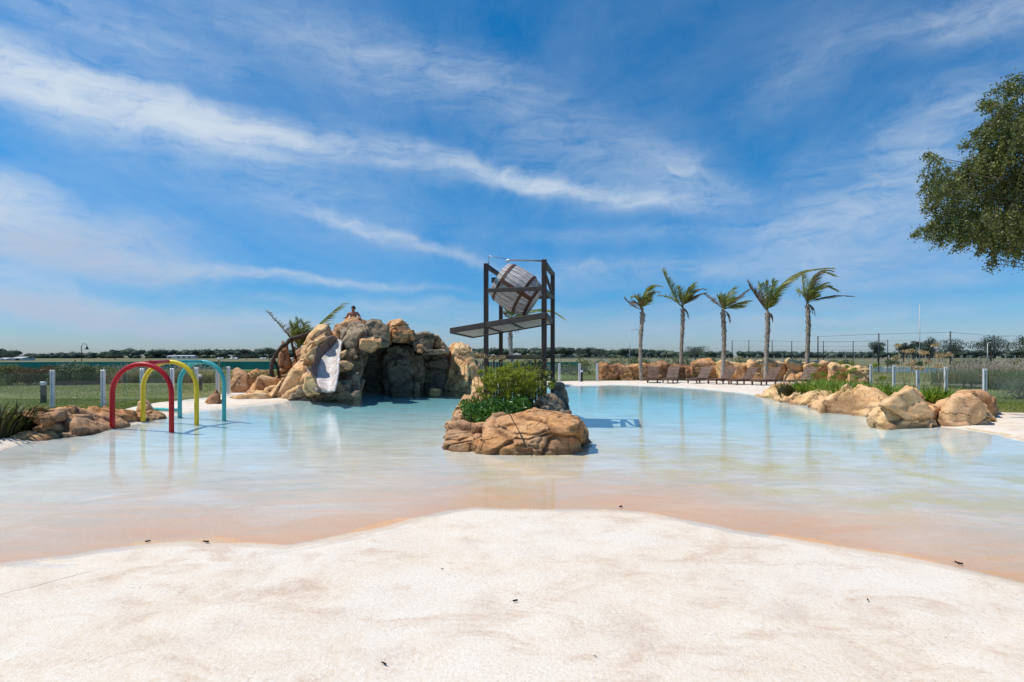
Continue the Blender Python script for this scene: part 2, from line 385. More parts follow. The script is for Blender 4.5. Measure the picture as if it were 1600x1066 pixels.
def water_mat():
    m, t, out = mat('clear_pool_water')
    P = t.node('ShaderNodeNewGeometry').outputs['Position']
    tr = t.node('ShaderNodeBsdfTransparent'); tr.inputs[0].default_value = (.985, .995, 1, 1)
    gl = t.node('ShaderNodeBsdfGlossy'); gl.inputs['Roughness'].default_value = .03; gl.inputs['Color'].default_value = (1, 1, 1, 1)
    a = t.noise(t.mapping(P, (1, 1.6, 1), (0, 0, R(20))), 2.6, 5, .55, .8)
    b = t.noise(t.mapping(P, (1, 2.4, 1), (0, 0, R(-12))), 9, 4, .5, .5)
    h = t.math('MULTIPLY_ADD', b, .22, a)
    big = t.ramp(t.noise(P, .16, 2), [(.35, .35), (.65, 1.0)])
    bn = t.node('ShaderNodeBump'); t.l.new(h, bn.inputs['Height']); bn.inputs['Distance'].default_value = .0085
    t.plug(t.math('MULTIPLY', big, .75), bn.inputs['Strength'])
    t.l.new(bn.outputs[0], gl.inputs['Normal'])
    fr = t.node('ShaderNodeFresnel'); fr.inputs[0].default_value = 1.21; t.l.new(bn.outputs[0], fr.inputs['Normal'])
    g = t.node('ShaderNodeNewGeometry')
    fac = t.math('MULTIPLY', fr.outputs[0], t.math('SUBTRACT', 1, g.outputs['Backfacing']))
    mx = t.node('ShaderNodeMixShader'); t.l.new(fac, mx.inputs[0]); t.l.new(tr.outputs[0], mx.inputs[1]); t.l.new(gl.outputs[0], mx.inputs[2])
    t.l.new(mx.outputs[0], out.inputs[0])
    ab = t.node('ShaderNodeVolumeAbsorption'); ab.inputs[0].default_value = (.35, .84, .90, 1); ab.inputs[1].default_value = .38
    t.l.new(ab.outputs[0], out.inputs['Volume'])
    return m
M['water'] = water_mat()

# ------------------------------------------------------------------ pool, deck, ground
FRONT = [G(px, py) for px, py in [(-160,905),(-60,890),(0,880),(60,873),(115,867),(165,858),(230,851),(285,847),(330,850),(390,849),(450,853),(500,843),(560,832),(600,825),(640,812),(700,798),(740,793),(790,795),(830,796),(900,796),(960,797),(1010,801),(1040,807),(1100,818),(1150,829),(1200,836),(1250,845),(1330,858),(1400,868),(1500,888),(1600,912),(1700,940)]]
REST = [Vector((9, 3.2, 0)), Vector((13, 5.5, 0)), Vector((13.2, 8.5, 0))] + [G(px, py) for px, py in
        [(1660,700),(1600,690),(1560,678),(1470,666),(1380,653),(1300,640),(1230,627),(1190,619),(1150,613),(1100,608),(1040,604),(960,601),(900,603)]] + \
       [Vector((-2, 30.5, 0)), Vector((-7, 29.5, 0)), Vector((-8.2, 25, 0)), Vector((-8.3, 22.5, 0))] + [G(px, py) for px, py in
        [(440,629),(370,636),(300,643),(245,655),(190,667),(140,678),(60,686),(0,702),(-80,735)]] + [Vector((-11.5, 6.2, 0)), Vector((-10, 5, 0)), Vector((-8, 4.4, 0))]
POOL = np.array([(v.x, v.y) for v in FRONT+REST])
FR = np.array([(v.x, v.y) for v in FRONT])
RS = np.array([(v.x, v.y) for v in [FRONT[-1]]+REST+[FRONT[0]]])
DECK = np.array([(-22,-5),(22,-5),(21,9),(14.6,15.4),(11.6,16.4),(10.6,20),(12,26),(15.5,31.5),(18,35),(17,36.6),(12,37.0),(7,36.4),(3.2,35.6),(-2,35),(-9.5,32),(-12.5,27),(-11.5,21.5),(-11.9,19.2),(-11.6,17.4),(-11,15.6),(-13,13.6),(-15,11),(-22,10)], float)

LIP = [(-60,880),(20,884),(80,887),(180,888),(280,883),(370,878),(450,864),(520,852),(600,836),(700,806)]
def seg_dist(P, poly, closed):
    n = len(poly); best = np.full(len(P), 1e9); near = np.zeros_like(P)
    for i in range(n if closed else n-1):
        a = poly[i]; b = poly[(i+1) % n]; ab = b-a
        t = np.clip(((P-a)@ab)/max(ab@ab, 1e-9), 0, 1); q = a+t[:,None]*ab
        d = np.hypot(*(P-q).T); k = d < best; best[k] = d[k]; near[k] = q[k]
    return best, near
def inside(P, poly):
    x, y = P[:,0], P[:,1]; c = np.zeros(len(P), bool); n = len(poly)
    for i in range(n):
        x1, y1 = poly[i]; x2, y2 = poly[(i+1) % n]
        if y1 == y2: continue
        k = ((y1 > y) != (y2 > y)) & (x < (x2-x1)*(y-y1)/(y2-y1)+x1); c ^= k
    return c
def deck_height(P):
    df, _ = seg_dist(P, FR, False); do, _ = seg_dist(P, RS, True if False else False); ins = inside(P, POOL)
    p3 = np.c_[P, np.zeros(len(P))]
    n = fbm(p3*.9, 4, 3)*.010 + fbm(p3*4.5, 3, 9)*.0035
    zi = -np.minimum(.012+.036*df, np.minimum(.02+3.5*do, 1.15))
    edge = np.minimum(df*.5, .012)
    zi = -np.minimum(.013*df+.0002*df**2, np.minimum(.03*do+.02*do**2, .17+.004*df))
    zo = np.where(df < do*1.0, np.minimum(.020*df, .13), np.minimum(.4*do, .05))
    zo = np.minimum(zo, .13)
    # a low cast lip along the front shore, plus a groove added to shade its edge
    lipx = np.array([G(a, b).x for a, b in LIP]); lipy = np.array([G(a, b).y for a, b in LIP])
    st = np.clip((np.interp(P[:,0], lipx, lipy)-P[:,1])/.03, 0, 1)*np.clip((P[:,0]-lipx[0])*2, 0, 1)*np.clip((lipx[-1]-P[:,0])*1.2, 0, 1)
    z = np.where(ins, zi, zo) + st*.02 - .022*np.exp(-((np.interp(P[:,0], lipx, lipy)-P[:,1])/.04)**2)*(st >= 0)*np.clip((P[:,0]-lipx[0])*2, 0, 1)*np.clip((lipx[-1]-P[:,0])*1.2, 0, 1) + n*np.clip(np.minimum(df, do)*1.5, .15, 1) + fbm(p3*2.4, 5, 21, .6)*.0055*np.exp(-df/.6)
    return z, np.where(ins, df, -df), np.where(ins, do, -do)

def lines(*segs):
    out = []
    for a, b, s in segs: out += list(np.arange(a, b-1e-6, s))
    out.append(segs[-1][1]); return np.array(out)
def tensor(xs, ys):
    Xg, Yg = np.meshgrid(xs, ys); P = np.c_[Xg.ravel(), Yg.ravel()]
    nx, ny = len(xs), len(ys); i = np.arange(nx-1); j = np.arange(ny-1)
    I, J = np.meshgrid(i, j); a = (J*nx+I).ravel()
    return P, np.c_[a, a+1, a+nx+1, a+nx]

def deck_material():
    m, t, out = mat('pale_cast_concrete')
    P = t.node('ShaderNodeNewGeometry').outputs['Position']
    at = t.node('ShaderNodeAttribute', attribute_name='shore').outputs['Fac']
    big = t.noise(P, .55, 6, .6, .6); mid = t.noise(P, 2.4, 7, .68, .3); fine = t.noise(P, 38, 5, .7); grit = t.noise(P, 130, 3, .6)
    c = t.ramp(mid, [(.3, (.64,.485,.365)), (.47, (.78,.64,.505)), (.68, (.82,.715,.595))])
    c = t.mix(t.ramp(big, [(.42, 0.0), (.62, .75)]), c, (.79,.70,.61))
    pt = t.ramp(t.noise(t.mapping(P, (1, 1.6, 1), (0,0,R(20))), 1.3, 6, .7, 1.0), [(.53, 0.0), (.66, 1.0)])
    c = t.mix(t.math('MULTIPLY', pt, .6), c, (.62,.44,.31))
    sp = t.ramp(t.noise(P, 60, 2, .5), [(.62, 0.0), (.70, 1.0)])
    spm = t.ramp(t.noise(P, 1.7, 3, .6), [(.48, 0.0), (.62, 1.0)])
    c = t.mix(t.math('MULTIPLY', t.math('MULTIPLY', sp, spm), .6), c, (.33,.24,.18))
    scf = t.ramp(t.noise(t.mapping(P, (1, 2.2, 1), (0,0,R(-25)), (3,1,0)), 3.1, 8, .75, .4), [(.62, 0.0), (.70, .55)])
    c = t.mix(t.math('MULTIPLY', scf, t.ramp(t.noise(P, .8, 2), [(.45, 0.0), (.6, 1.0)])), c, (.42,.33,.27))
    c = t.mix(.4, c, t.ramp(fine, [(.3, .25), (.7, .7)]), 'OVERLAY')
    c = t.mix(.25, c, t.ramp(grit, [(.3, .25), (.7, .7)]), 'OVERLAY')
    pxy = t.node('ShaderNodeSeparateXYZ'); t.l.new(t.vmath('ADD', P, t.vmath('MULTIPLY', t.vmath('SUBTRACT', t.noise(P, 3.5, 4, .6, out=1), (.5,.5,.5)), (.14,.14,0))), pxy.inputs[0])
    ca, cb_ = G(-30, 948), G(186, 886); dx_, dy_ = cb_.x-ca.x, cb_.y-ca.y; ln_ = math.hypot(dx_, dy_); dx_ /= ln_; dy_ /= ln_
    acr = t.math('ABSOLUTE', t.math('ADD', t.math('MULTIPLY', pxy.outputs[0], -dy_), t.math('MULTIPLY_ADD', pxy.outputs[1], dx_, ca.x*dy_-ca.y*dx_)))
    alg = t.math('ADD', t.math('MULTIPLY', pxy.outputs[0], dx_), t.math('MULTIPLY_ADD', pxy.outputs[1], dy_, -ca.x*dx_-ca.y*dy_))
    lmask = t.ramp(t.math('DIVIDE', alg, ln_), [(.93, 1.0), (1.0, 0.0)])
    crk = t.math('MULTIPLY', t.math('MULTIPLY', t.ramp(acr, [(.0, 1.0), (.012, 0.0)]), lmask), t.ramp(t.noise(P, 5, 3), [(.38, 0.0), (.5, 1.0)]))
    v2 = t.node('ShaderNodeTexVoronoi', feature='DISTANCE_TO_EDGE'); v2.inputs['Scale'].default_value = .42
    t.l.new(t.vmath('ADD', P, t.vmath('MULTIPLY', t.noise(P, 1.3, 6, .65, out=1), (.9,.9,0))), v2.inputs['Vector'])
    hair = t.math('MULTIPLY', t.ramp(v2.outputs['Distance'], [(0, 1.0), (.0035, 0.0)]), t.ramp(t.noise(P, .9, 3, .6), [(.54, 0.0), (.66, .30)]))
    crk = t.math('MAXIMUM', crk, hair)
    c = t.mix(t.math('MULTIPLY', crk, .75), c, (.30,.22,.16))
    # under water: pigment-stained beach, then pale, then turquoise paint
    past = t.ramp(t.math('DIVIDE', at, 5), [(.02, 0.25), (.40, 1.0)])
    sh = t.math('ADD', at, t.math('MULTIPLY', t.math('SUBTRACT', t.noise(t.mapping(P, (.5, 1.2, 1)), 1.2, 6, .65, 1.0), .5), 2.2))
    s2 = t.math('DIVIDE', sh, 25)
    under = t.ramp(s2, [(0.0, (.68,.38,.21)), (.055, (.70,.47,.31)), (.15, (.74,.60,.46)), (.27, (.73,.69,.62)), (.36, (.68,.71,.68)), (.55, (.56,.72,.71)), (.85, (.40,.68,.70))])
    streak = t.noise(t.mapping(P, (.35, 2.0, 1), (0,0,R(-8))), 2.2, 7, .7, .8)
    under = t.mix(t.math('MULTIPLY', past, t.ramp(streak, [(.42, 0.0), (.64, .75)])), under, (.50,.46,.38))
    cloud_ = t.noise(t.mapping(P, (.4, .7, 1), (0,0,R(14))), 1.6, 7, .7, .9)
    under = t.mix(t.math('MULTIPLY', past, t.ramp(cloud_, [(.48, 0.0), (.66, .55)])), under, (.78,.75,.69))
    brn = t.ramp(t.noise(t.mapping(P, (.6, 1.1, 1), (0,0,R(-15)), (7,3,0)), 1.1, 8, .74, 1.0), [(.50, 0.0), (.66, .62)])
    under = t.mix(brn, under, (.56,.44,.31))
    xs = t.node('ShaderNodeSeparateXYZ'); t.l.new(P, xs.inputs[0])
    ygate = t.ramp(t.math('DIVIDE', at, 10), [(.08, 0.0), (.2, 1.0), (.6, 1.0), (.9, 0.0)])
    xg = t.ramp(t.math('MULTIPLY_ADD', xs.outputs[0], .05, .5), [(.45, .15), (.62, 1.0)])
    ye = t.ramp(t.noise(t.mapping(P, (.9, .8, 1)), 1.1, 6, .7, .5), [(.48, 0.0), (.62, 1.0)])
    under = t.mix(t.math('MULTIPLY', t.math('MULTIPLY', ye, t.math('MULTIPLY', ygate, xg)), .7), under, (.60,.45,.14))
    under = t.mix(.18, under, t.ramp(fine, [(.3, .3), (.7, .7)]), 'OVERLAY')
    orb = t.ramp(t.math('DIVIDE', at, 5), [(.0, .55), (.10, .9), (.38, 0.0)])
    org = t.ramp(t.noise(t.mapping(P, (.5, .9, 1), (0,0,R(-12))), 1.0, 6, .7, .6), [(.38, 0.0), (.62, 1.0)])
    under = t.mix(t.math('MULTIPLY', t.math('MULTIPLY', orb, org), t.math('MULTIPLY_ADD', xg, .45, .12)), under, (.74,.33,.11))
    damp = t.ramp(t.math('ADD', at, .12), [(0.0, 0.0), (.03, .4), (.12, .6)])
    c = t.mix(damp, c, (.60,.44,.31))
    wet = t.ramp(t.math('ADD', at, t.math('MULTIPLY', t.math('SUBTRACT', mid, .5), .05)), [(0.0, 0.0), (.03, 1.0)])
    c = t.mix(wet, c, under)
    h = t.math('MULTIPLY_ADD', grit, .35, t.math('MULTIPLY_ADD', fine, 1.0, t.math('MULTIPLY', mid, 1.2)))
    principled(t, out, c, .85, t.bump(h, .5, .02), 0, .25)
    return m
M['deck'] = deck_material()

def make_deck():
    xs = lines((-22, -9, .3), (-9, 9, .075), (9, 22, .3)); ys = lines((-5, 1.8, .25), (1.8, 7.5, .055), (7.5, 16, .14), (16, 38, .3))
    P, Fc = tensor(xs, ys)
    ctr = P[Fc].mean(1); keep = inside(ctr, DECK); Fc = Fc[keep]
    ed = np.sort(np.concatenate([Fc[:, [0,1]], Fc[:, [1,2]], Fc[:, [2,3]], Fc[:, [3,0]]]), axis=1)
    u, cnt = np.unique(ed, axis=0, return_counts=True); bv = np.unique(u[cnt == 1])
    _, nr = seg_dist(P[bv], DECK, True); P[bv] = nr
    used = np.unique(Fc); rm = np.zeros(len(P), int); rm[used] = np.arange(len(used)); P = P[used]; Fc = rm[Fc]
    z, sf, so_ = deck_height(P)
    sh = np.where(so_ > 0, sf, -1*np.abs(sf))
    o = mesh_np('pool_deck', np.c_[P, z], Fc, M['deck'], smooth=True); tag(o, kind='structure', label='pale pinkish cast concrete beach and pool floor')
    at = o.data.attributes.new('shore', 'FLOAT', 'POINT'); at.data.foreach_set('value', sh.astype(np.float32))
    return o
make_deck()

def make_water():
    n = len(POOL); c = POOL.copy(); area = 0
    for i in range(n): a, b = c[i], c[(i+1) % n]; area += a[0]*b[1]-b[0]*a[1]
    sgn = 1 if area > 0 else -1
    off = []
    for i in range(n):
        a, b, d = c[i-1], c[i], c[(i+1) % n]; t = (d-a)/np.hypot(*(d-a)); nm = np.array((t[1], -t[0]))*sgn; off.append(b+nm*.3)
    mb = MB(); mb.poly([(x, y, 0) for x, y in off], 2.2)
    o = mb.build('pool_water', M['water']); tag(o, kind='structure', label='clear shallow pool water turning turquoise where it deepens')
make_water()

def ground_material():
    m, t, out = mat('lawn_and_far_field')
    P = t.node('ShaderNodeNewGeometry').outputs['Position']
    xs = t.node('ShaderNodeSeparateXYZ'); t.l.new(P, xs.inputs[0])
    n1 = t.noise(P, .35, 6, .65, .5); n2 = t.noise(P, 5, 6, .7); n3 = t.noise(t.mapping(P, (.02, .10, 1)), 1, 6, .6, .5)
    lawn = t.ramp(n1, [(.32, (.13,.16,.035)), (.5, (.20,.205,.065)), (.68, (.30,.265,.125))])
    lawn = t.mix(.7, lawn, t.ramp(n2, [(.3, .22), (.7, .75)]), 'OVERLAY')
    dryp = t.ramp(t.noise(t.mapping(P, (.5, .5, 1)), .5, 8, .75, .6), [(.44, 0.0), (.60, .85)])
    lawn = t.mix(dryp, lawn, (.27,.23,.115))
    field = t.ramp(n3, [(.3, (.10,.115,.05)), (.5, (.17,.16,.085)), (.72, (.26,.22,.14))])
    field = t.mix(.3, field, t.ramp(t.noise(P, .4, 5, .7), [(.3, .3), (.7, .7)]), 'OVERLAY')
    far = t.ramp(t.math('ADD', xs.outputs[1], t.math('MULTIPLY', t.math('SUBTRACT', n1, .5), 20)), [(0, 0.0), (1, 1.0)])
    fm_ = t.node('ShaderNodeMapRange'); t.plug(t.math('ADD', xs.outputs[1], t.math('MULTIPLY', n1, 25)), fm_.inputs[0]); fm_.inputs[1].default_value = 82; fm_.inputs[2].default_value = 112
    c = t.mix(fm_.outputs[0], lawn, field)
    principled(t, out, c, .95, t.bump(n2, .8, .05), 0, .1); return m
M['ground'] = ground_material()
def make_ground():
    xs = np.concatenate([-np.geomspace(4000, 42, 30), lines((-40, 40, .5)), np.geomspace(42, 4000, 30)])
    ys = np.concatenate([-np.geomspace(400, 12, 10), lines((-10, 45, .5)), np.geomspace(47, 6000, 45)])
    P, Fc = tensor(xs, ys); d, _ = seg_dist(P, DECK, True); sd = np.where(inside(P, DECK), d, -d)
    keep = ~(sd[Fc] > .35).all(1); Fc = Fc[keep]
    z = .02+fbm(np.c_[P*.15, np.zeros(len(P))], 3, 5)*.05*np.clip((-sd)*.15, 0, 1)
    z = np.where(sd > 0, np.where(sd > .35, -1.5, -.05), z)
    keep = ~(sd[Fc] > .3).any(1); Fc = Fc[keep]
    tag(mesh_np('ground', np.c_[P, z], Fc, M['ground'], smooth=True), kind='structure', label='mown lawn running into dry flat fields')
make_ground()

# lake / pond beyond the lawn
def lake():
    m, t, out = mat('lake_water')
    P = t.node('ShaderNodeNewGeometry').outputs['Position']
    principled(t, out, (.02, .09, .13), .12, t.bump(t.noise(t.mapping(P, (1, .4, 1)), 2, 4), .25, .05), 0, .6)
    pts = [(35,57),(40,52),(46,51),(55,56),(58,68),(57,80),(48,86),(38,82),(34,70)]
    pts2 = []
    for i in range(len(pts)):
        for k in range(4):
            a, b = np.array(pts[i]), np.array(pts[(i+1) % len(pts)]); q = a+(b-a)*k/4
            pts2.append((q[0]+random.uniform(-.4,.4), q[1]+random.uniform(-.4,.4), .07))
    tag(MB().poly(pts2, .05).build('lake_water', m), kind='structure', label='small blue pond beyond the glass fence')
lake()

# ------------------------------------------------------------------ rocks
_ico = {}
def ico(n):
    if n not in _ico:
        bm = bmesh.new(); bmesh.ops.create_icosphere(bm, subdivisions=n, radius=1)
        v = np.array([q.co[:] for q in bm.verts]); f = np.array([[q.index for q in p.verts] for p in bm.faces]); bm.free(); _ico[n] = (v, f)
    return _ico[n]
def rock_relief(P0, size, seed, rg, amp, crack, strata, freq):
    q = P0*freq
    wv = np.c_[fbm(q*1.3+5, 3, seed), fbm(q*1.3+31, 3, seed+1), fbm(q*1.3+77, 3, seed+2)]
    disp = amp*fbm(q*1.9, 5, seed+5, .6)*1.5
    # split faces: cells with their own tilt, a groove where two of them meet
    def cells(m, tilt, step, groove, gw):
        sel = rg.choice(len(P0), m, replace=False); S = P0[sel]; sc_ = np.array([1, 1, 1.45])
        qq = (P0+wv*.22*size)*sc_; d2 = ((qq[:,None]-S[None]*sc_)**2).sum(2)
        o2 = np.argsort(d2, axis=1)[:, :2]; i0, i1 = o2[:,0], o2[:,1]; ar = np.arange(len(P0))
        f1, f2 = np.sqrt(d2[ar, i0]), np.sqrt(d2[ar, i1])
        g = rg.normal(size=(m, 3))*tilt; off = rg.uniform(-1, 1, m)*step
        loc_ = ((P0-S[i0])*g[i0]).sum(1)+off[i0]; loc1 = ((P0-S[i1])*g[i1]).sum(1)+off[i1]
        bl = np.clip((f2-f1)/(gw*1.2), 0, 1)*.5+.5
        on = (rg.uniform(0, 1, m) < .75)
        gr = np.exp(-((f2-f1)/gw)**2)*(on[i0] | on[i1])
        return loc_*bl+loc1*(1-bl)-groove*gr, gr, rg.uniform(0, 1, m)[i0]
    k = min(1.0, size/.6)
    groove = np.zeros(len(P0)); tone = groove+.5
    if crack > 0:
        a1, g1, t1 = cells(max(7, int(9*min(2.5, size+.5))), .15, crack*.8, crack*1.5, .045*k**.5); disp += a1*k
        a2, g2, t2 = cells(max(16, int(34*min(2.0, size+.5))), .11, crack*.32, crack*.5, .03*k**.5); disp += a2*k
        groove = np.maximum(g1, g2*.45); tone = t1*.65+t2*.35
    if strata:
        zl = q[:,2]*3.1+fbm(q*.8, 3, seed+3)*1.6+q[:,0]*.25; fr_ = zl-np.floor(zl)
        disp += strata*(fr_**2-.4)*np.clip(vnoise(q*.9, seed+4)*2+.4, 0, 1)*1.6
    return disp, groove, tone
def ledge(shore, heights, widths, mat_, parent, nu=260, nv=44, name='rock', amp=.05, crack=.06, strata=.05, freq=1.2, inward=1):
    """a continuous low rock bank following a shoreline"""
    _rs[0] += 1; seed = _rs[0]; rg = np.random.default_rng(seed)
    S = np.array([v[:2] for v in shore]); t = np.concatenate([[0], np.cumsum(np.hypot(*np.diff(S, axis=0).T))]); u = np.linspace(0, t[-1], nu)
    C = np.c_[np.interp(u, t, S[:,0]), np.interp(u, t, S[:,1])]
    for _ in range(12): C[1:-1] = (C[:-2]+C[1:-1]*2+C[2:])/4
    T = np.gradient(C, axis=0); T /= np.linalg.norm(T, axis=1)[:,None]; N = np.c_[-T[:,1], T[:,0]]*inward
    h = np.interp(u, t, heights); w_ = np.interp(u, t, widths)
    ends = np.clip(np.minimum(u, u[-1]-u)/.35, 0, 1)**.5
    h = h*(.15+.85*ends)*(1+.22*fbm(np.c_[u*1.6, u*0, u*0+seed], 3, 8)); w_ = w_*(.35+.65*ends)
    f = np.linspace(0, 1, nv); pk = .30+.12*fbm(np.c_[u*.9, u*0, u*0+3], 2, 5)
    prof_x = np.interp(f, [0, .12, .35, .55, .85, 1], [-.16, -.13, .05, .36, .9, 1.0]); prof_z = np.interp(f, [0, .12, .35, .55, .85, 1], [-1.0, 0.0, .72, 1.0, .62, -.6])
    P0 = np.zeros((nu, nv, 3)); P0[:,:,:2] = C[:,None]+N[:,None]*(prof_x[None]*w_[:,None])[:,:,None]; P0[:,:,2] = np.where(prof_z[None] < 0, prof_z[None]*.3, prof_z[None]*h[:,None])
    du = np.gradient(P0, axis=0); dv = np.gradient(P0, axis=1); Nn = np.cross(du, dv); Nn /= np.linalg.norm(Nn, axis=2)[:,:,None]+1e-9
    if Nn[nu//2, nv//2, 2] < 0: Nn = -Nn
    P0, Nn = P0.reshape(-1, 3), Nn.reshape(-1, 3)
    disp, groove, tone = rock_relief(P0, 1.3, seed, rg, amp, crack, strata, freq)
    P1 = P0+Nn*(disp-disp.mean())[:,None]
    i, j = np.meshgrid(np.arange(nu-1), np.arange(nv-1), indexing='ij'); a = (i*nv+j).ravel()
    o = mesh_np(name, P1, np.c_[a, a+1, a+nv+1, a+nv], mat_, parent, smooth=True)
    for nm_, dat in (('groove', groove), ('tone', tone)):
        at = o.data.attributes.new(nm_, 'FLOAT', 'POINT'); at.data.foreach_set('value', dat.astype(np.float32))
    return o
_rs = [100]
def rock(pts, mat_, parent=None, name='rock', sub=5, p=16, amp=.05, crack=.035, facets=9, strata=0.0, freq=1.0):
    """a boulder through the hull of the given world points: facets, worn edges, cracks"""
    _rs[0] += 1; seed = _rs[0]; rg = np.random.default_rng(seed)
    bm = bmesh.new()
    for q in pts: bm.verts.new(q)
    bmesh.ops.convex_hull(bm, input=bm.verts)
    bm.normal_update()
    hv = np.array([v.co[:] for v in bm.verts if v.link_faces]); lo, hi = hv.min(0), hv.max(0)
    c = hv.mean(0)*.5+(lo+hi)/2*.5
    pn, pc = [], []
    for f in bm.faces:
        n = np.array(f.normal[:]); d = np.array(f.verts[0].co[:])-c; k = n@d
        if k < 0: n, k = -n, -k
        if k > 1e-3 and f.calc_area() > 1e-5: pn.append(n); pc.append(k)
    bm.free()
    pn, pc = np.array(pn), np.array(pc)
    kn, kc = [], []
    for n_, c_ in sorted(zip(pn.tolist(), pc.tolist()), key=lambda q: q[1]):
        if all(np.dot(n_, m_) < .985 for m_ in kn): kn.append(n_); kc.append(c_)
    pn, pc = np.array(kn), np.array(kc)
    he = (hi-lo)/2; size = float(np.mean(he))
    for _ in range(facets):      # planes that shave the hull a little
        n = rg.normal(size=3)*np.array([1, 1, .8]); n /= np.linalg.norm(n)
        sup = ((hv-c)@n).max(); pn = np.vstack([pn, n]); pc = np.append(pc, sup*rg.uniform(.88, .97))
    V, Fc = ico(sub); D = V*he; D = D/np.linalg.norm(D, axis=1)[:,None]
    dots = np.clip(D@pn.T, 0, None)/pc
    r = .99*(dots**(p*4.0)).sum(1)**(-1/(p*4.0))
    P0 = c+D*r[:,None]
    disp, groove, tone = rock_relief(P0, size, seed, rg, amp, crack, strata, freq)
    disp -= disp.mean()+.55*disp.std()
    P1 = P0+D*disp[:,None]
    o = mesh_np(name, P1, Fc, mat_, parent, smooth=True)
    for nm_, dat in (('groove', groove), ('tone', tone)):
        at = o.data.attributes.new(nm_, 'FLOAT', 'POINT'); at.data.foreach_set('value', dat.astype(np.float32))
    return o

def prock(outline, d, th, mat_, parent=None, name='rock', under=True, zmin=None, **kw):
    """a boulder given by the outline it shows from the pool's beach, its distance and its thickness"""
    o = np.array(outline, float); c = o.mean(0); pts = []
    for (sc, dd) in ((.78, d), (1.0, d+th*.33), (.97, d+th*.7), (.75, d+th)):
        for px, py in o:
            qx, qy = c[0]+(px-c[0])*sc, c[1]+(py-c[1])*sc
            if py > c[1] and under: qy = py
            q = W(qx, qy, dd)
            pts.append(q)
    if under:
        base = [q for q in pts if q.z < (zmin if zmin is not None else .35)]
        pts += [Vector((q.x, q.y, -.45)) for q in base]
    return rock(pts, mat_, parent, name, **kw)

RK, RP, RG, RD, RR = M['rock'], M['rock_pale'], M['rock_grey'], M['rock_grotto_shade'], M['rock_red']

# --- the island
isl = thing('rock_island', 'ochre rock island in the shallow pool under the barrel tower', 'rocks')
def at3(lst): return [W(*q) for q in lst]
def under(pts, z=-.4): return pts+[Vector((p.x, p.y, z)) for p in pts if p.z < .3]
rock(under(at3([(738,706,9.6),(770,709,9.42),(870,710,9.4),(898,704,9.6),(906,690,10.2),(904,672,10.9),(752,674,9.9),(778,660,9.95),(884,668,9.5),(900,662,9.7),(908,664,10.0),(800,641,10.5),(835,635,10.7),(882,643,10.7),(905,651,10.5),(812,643,11.4),(892,652,11.4),(755,668,10.8)])), RK, isl, sub=6, amp=.035, crack=.05, strata=.03, facets=7, p=22, freq=1.5)
rock(under(at3([(697,697,10.1),(715,702,9.85),(742,704,9.75),(694,676,10.3),(702,662,10.6),(735,657,10.9),(772,660,10.9),(760,672,10.2),(705,664,11.6),(770,662,11.8)])), RK, isl, sub=6, amp=.035, crack=.05, strata=.03, p=22, freq=1.5)
rock(under(at3([(702,664,12.2),(705,655,14.3),(712,634,12.8),(726,618,14),(738,611,14.4),(745,632,12.6),(744,655,12),(720,652,11.6),(706,660,11.8),(745,620,15)])), RK, isl, sub=5, amp=.04, crack=.05, freq=1.4)
rock(under(at3([(735,640,14.6),(738,610,15),(741,597,15.3),(748,589,15.6),(757,591,15.6),(762,612,15),(762,640,14.8),(742,592,16.6),(758,594,16.8),(735,620,17)])), RP, isl, sub=5, amp=.04, freq=1.4)
rock(under(at3([(838,640,12.3),(846,622,12.6),(862,617,13),(874,622,13),(886,646,12.6),(880,655,12),(845,655,11.8),(850,622,14),(878,630,14)])), RG, isl, sub=5, amp=.05, crack=.05, freq=1.6)
rock(under(at3([(856,640,15),(862,606,15.4),(868,594,15.8),(876,598,15.8),(884,618,15.6),(889,641,15.2),(884,646,14.6),(864,598,17),(886,620,17.5),(880,604,16.8)])), RG, isl, sub=5, amp=.05, freq=1.4)
rock(under(at3([(876,650,13.2),(884,640,13.3),(893,642,13.6),(894,652,13.4),(880,640,14.2),(893,646,14.4)])), RK, isl, sub=4, amp=.03)
rock(under(at3([(690,688,11.6),(697,682,11.5),(704,690,11),(693,684,12.3),(702,682,12.3)])), RK, isl, sub=4, amp=.02)
rock([Vector((x, y, z)) for x, y in ((-.7,11.3),(.7,11.3),(1.0,13),(1.25,16.3),(.4,17.4),(-.9,17.0),(-1.1,14.5)) for z in (-.4, .22)]+[Vector((0,14,.42)), Vector((.2,12.4,.36))], M['soil'], isl, name='soil_mound', sub=5, amp=.05, crack=0, facets=0)

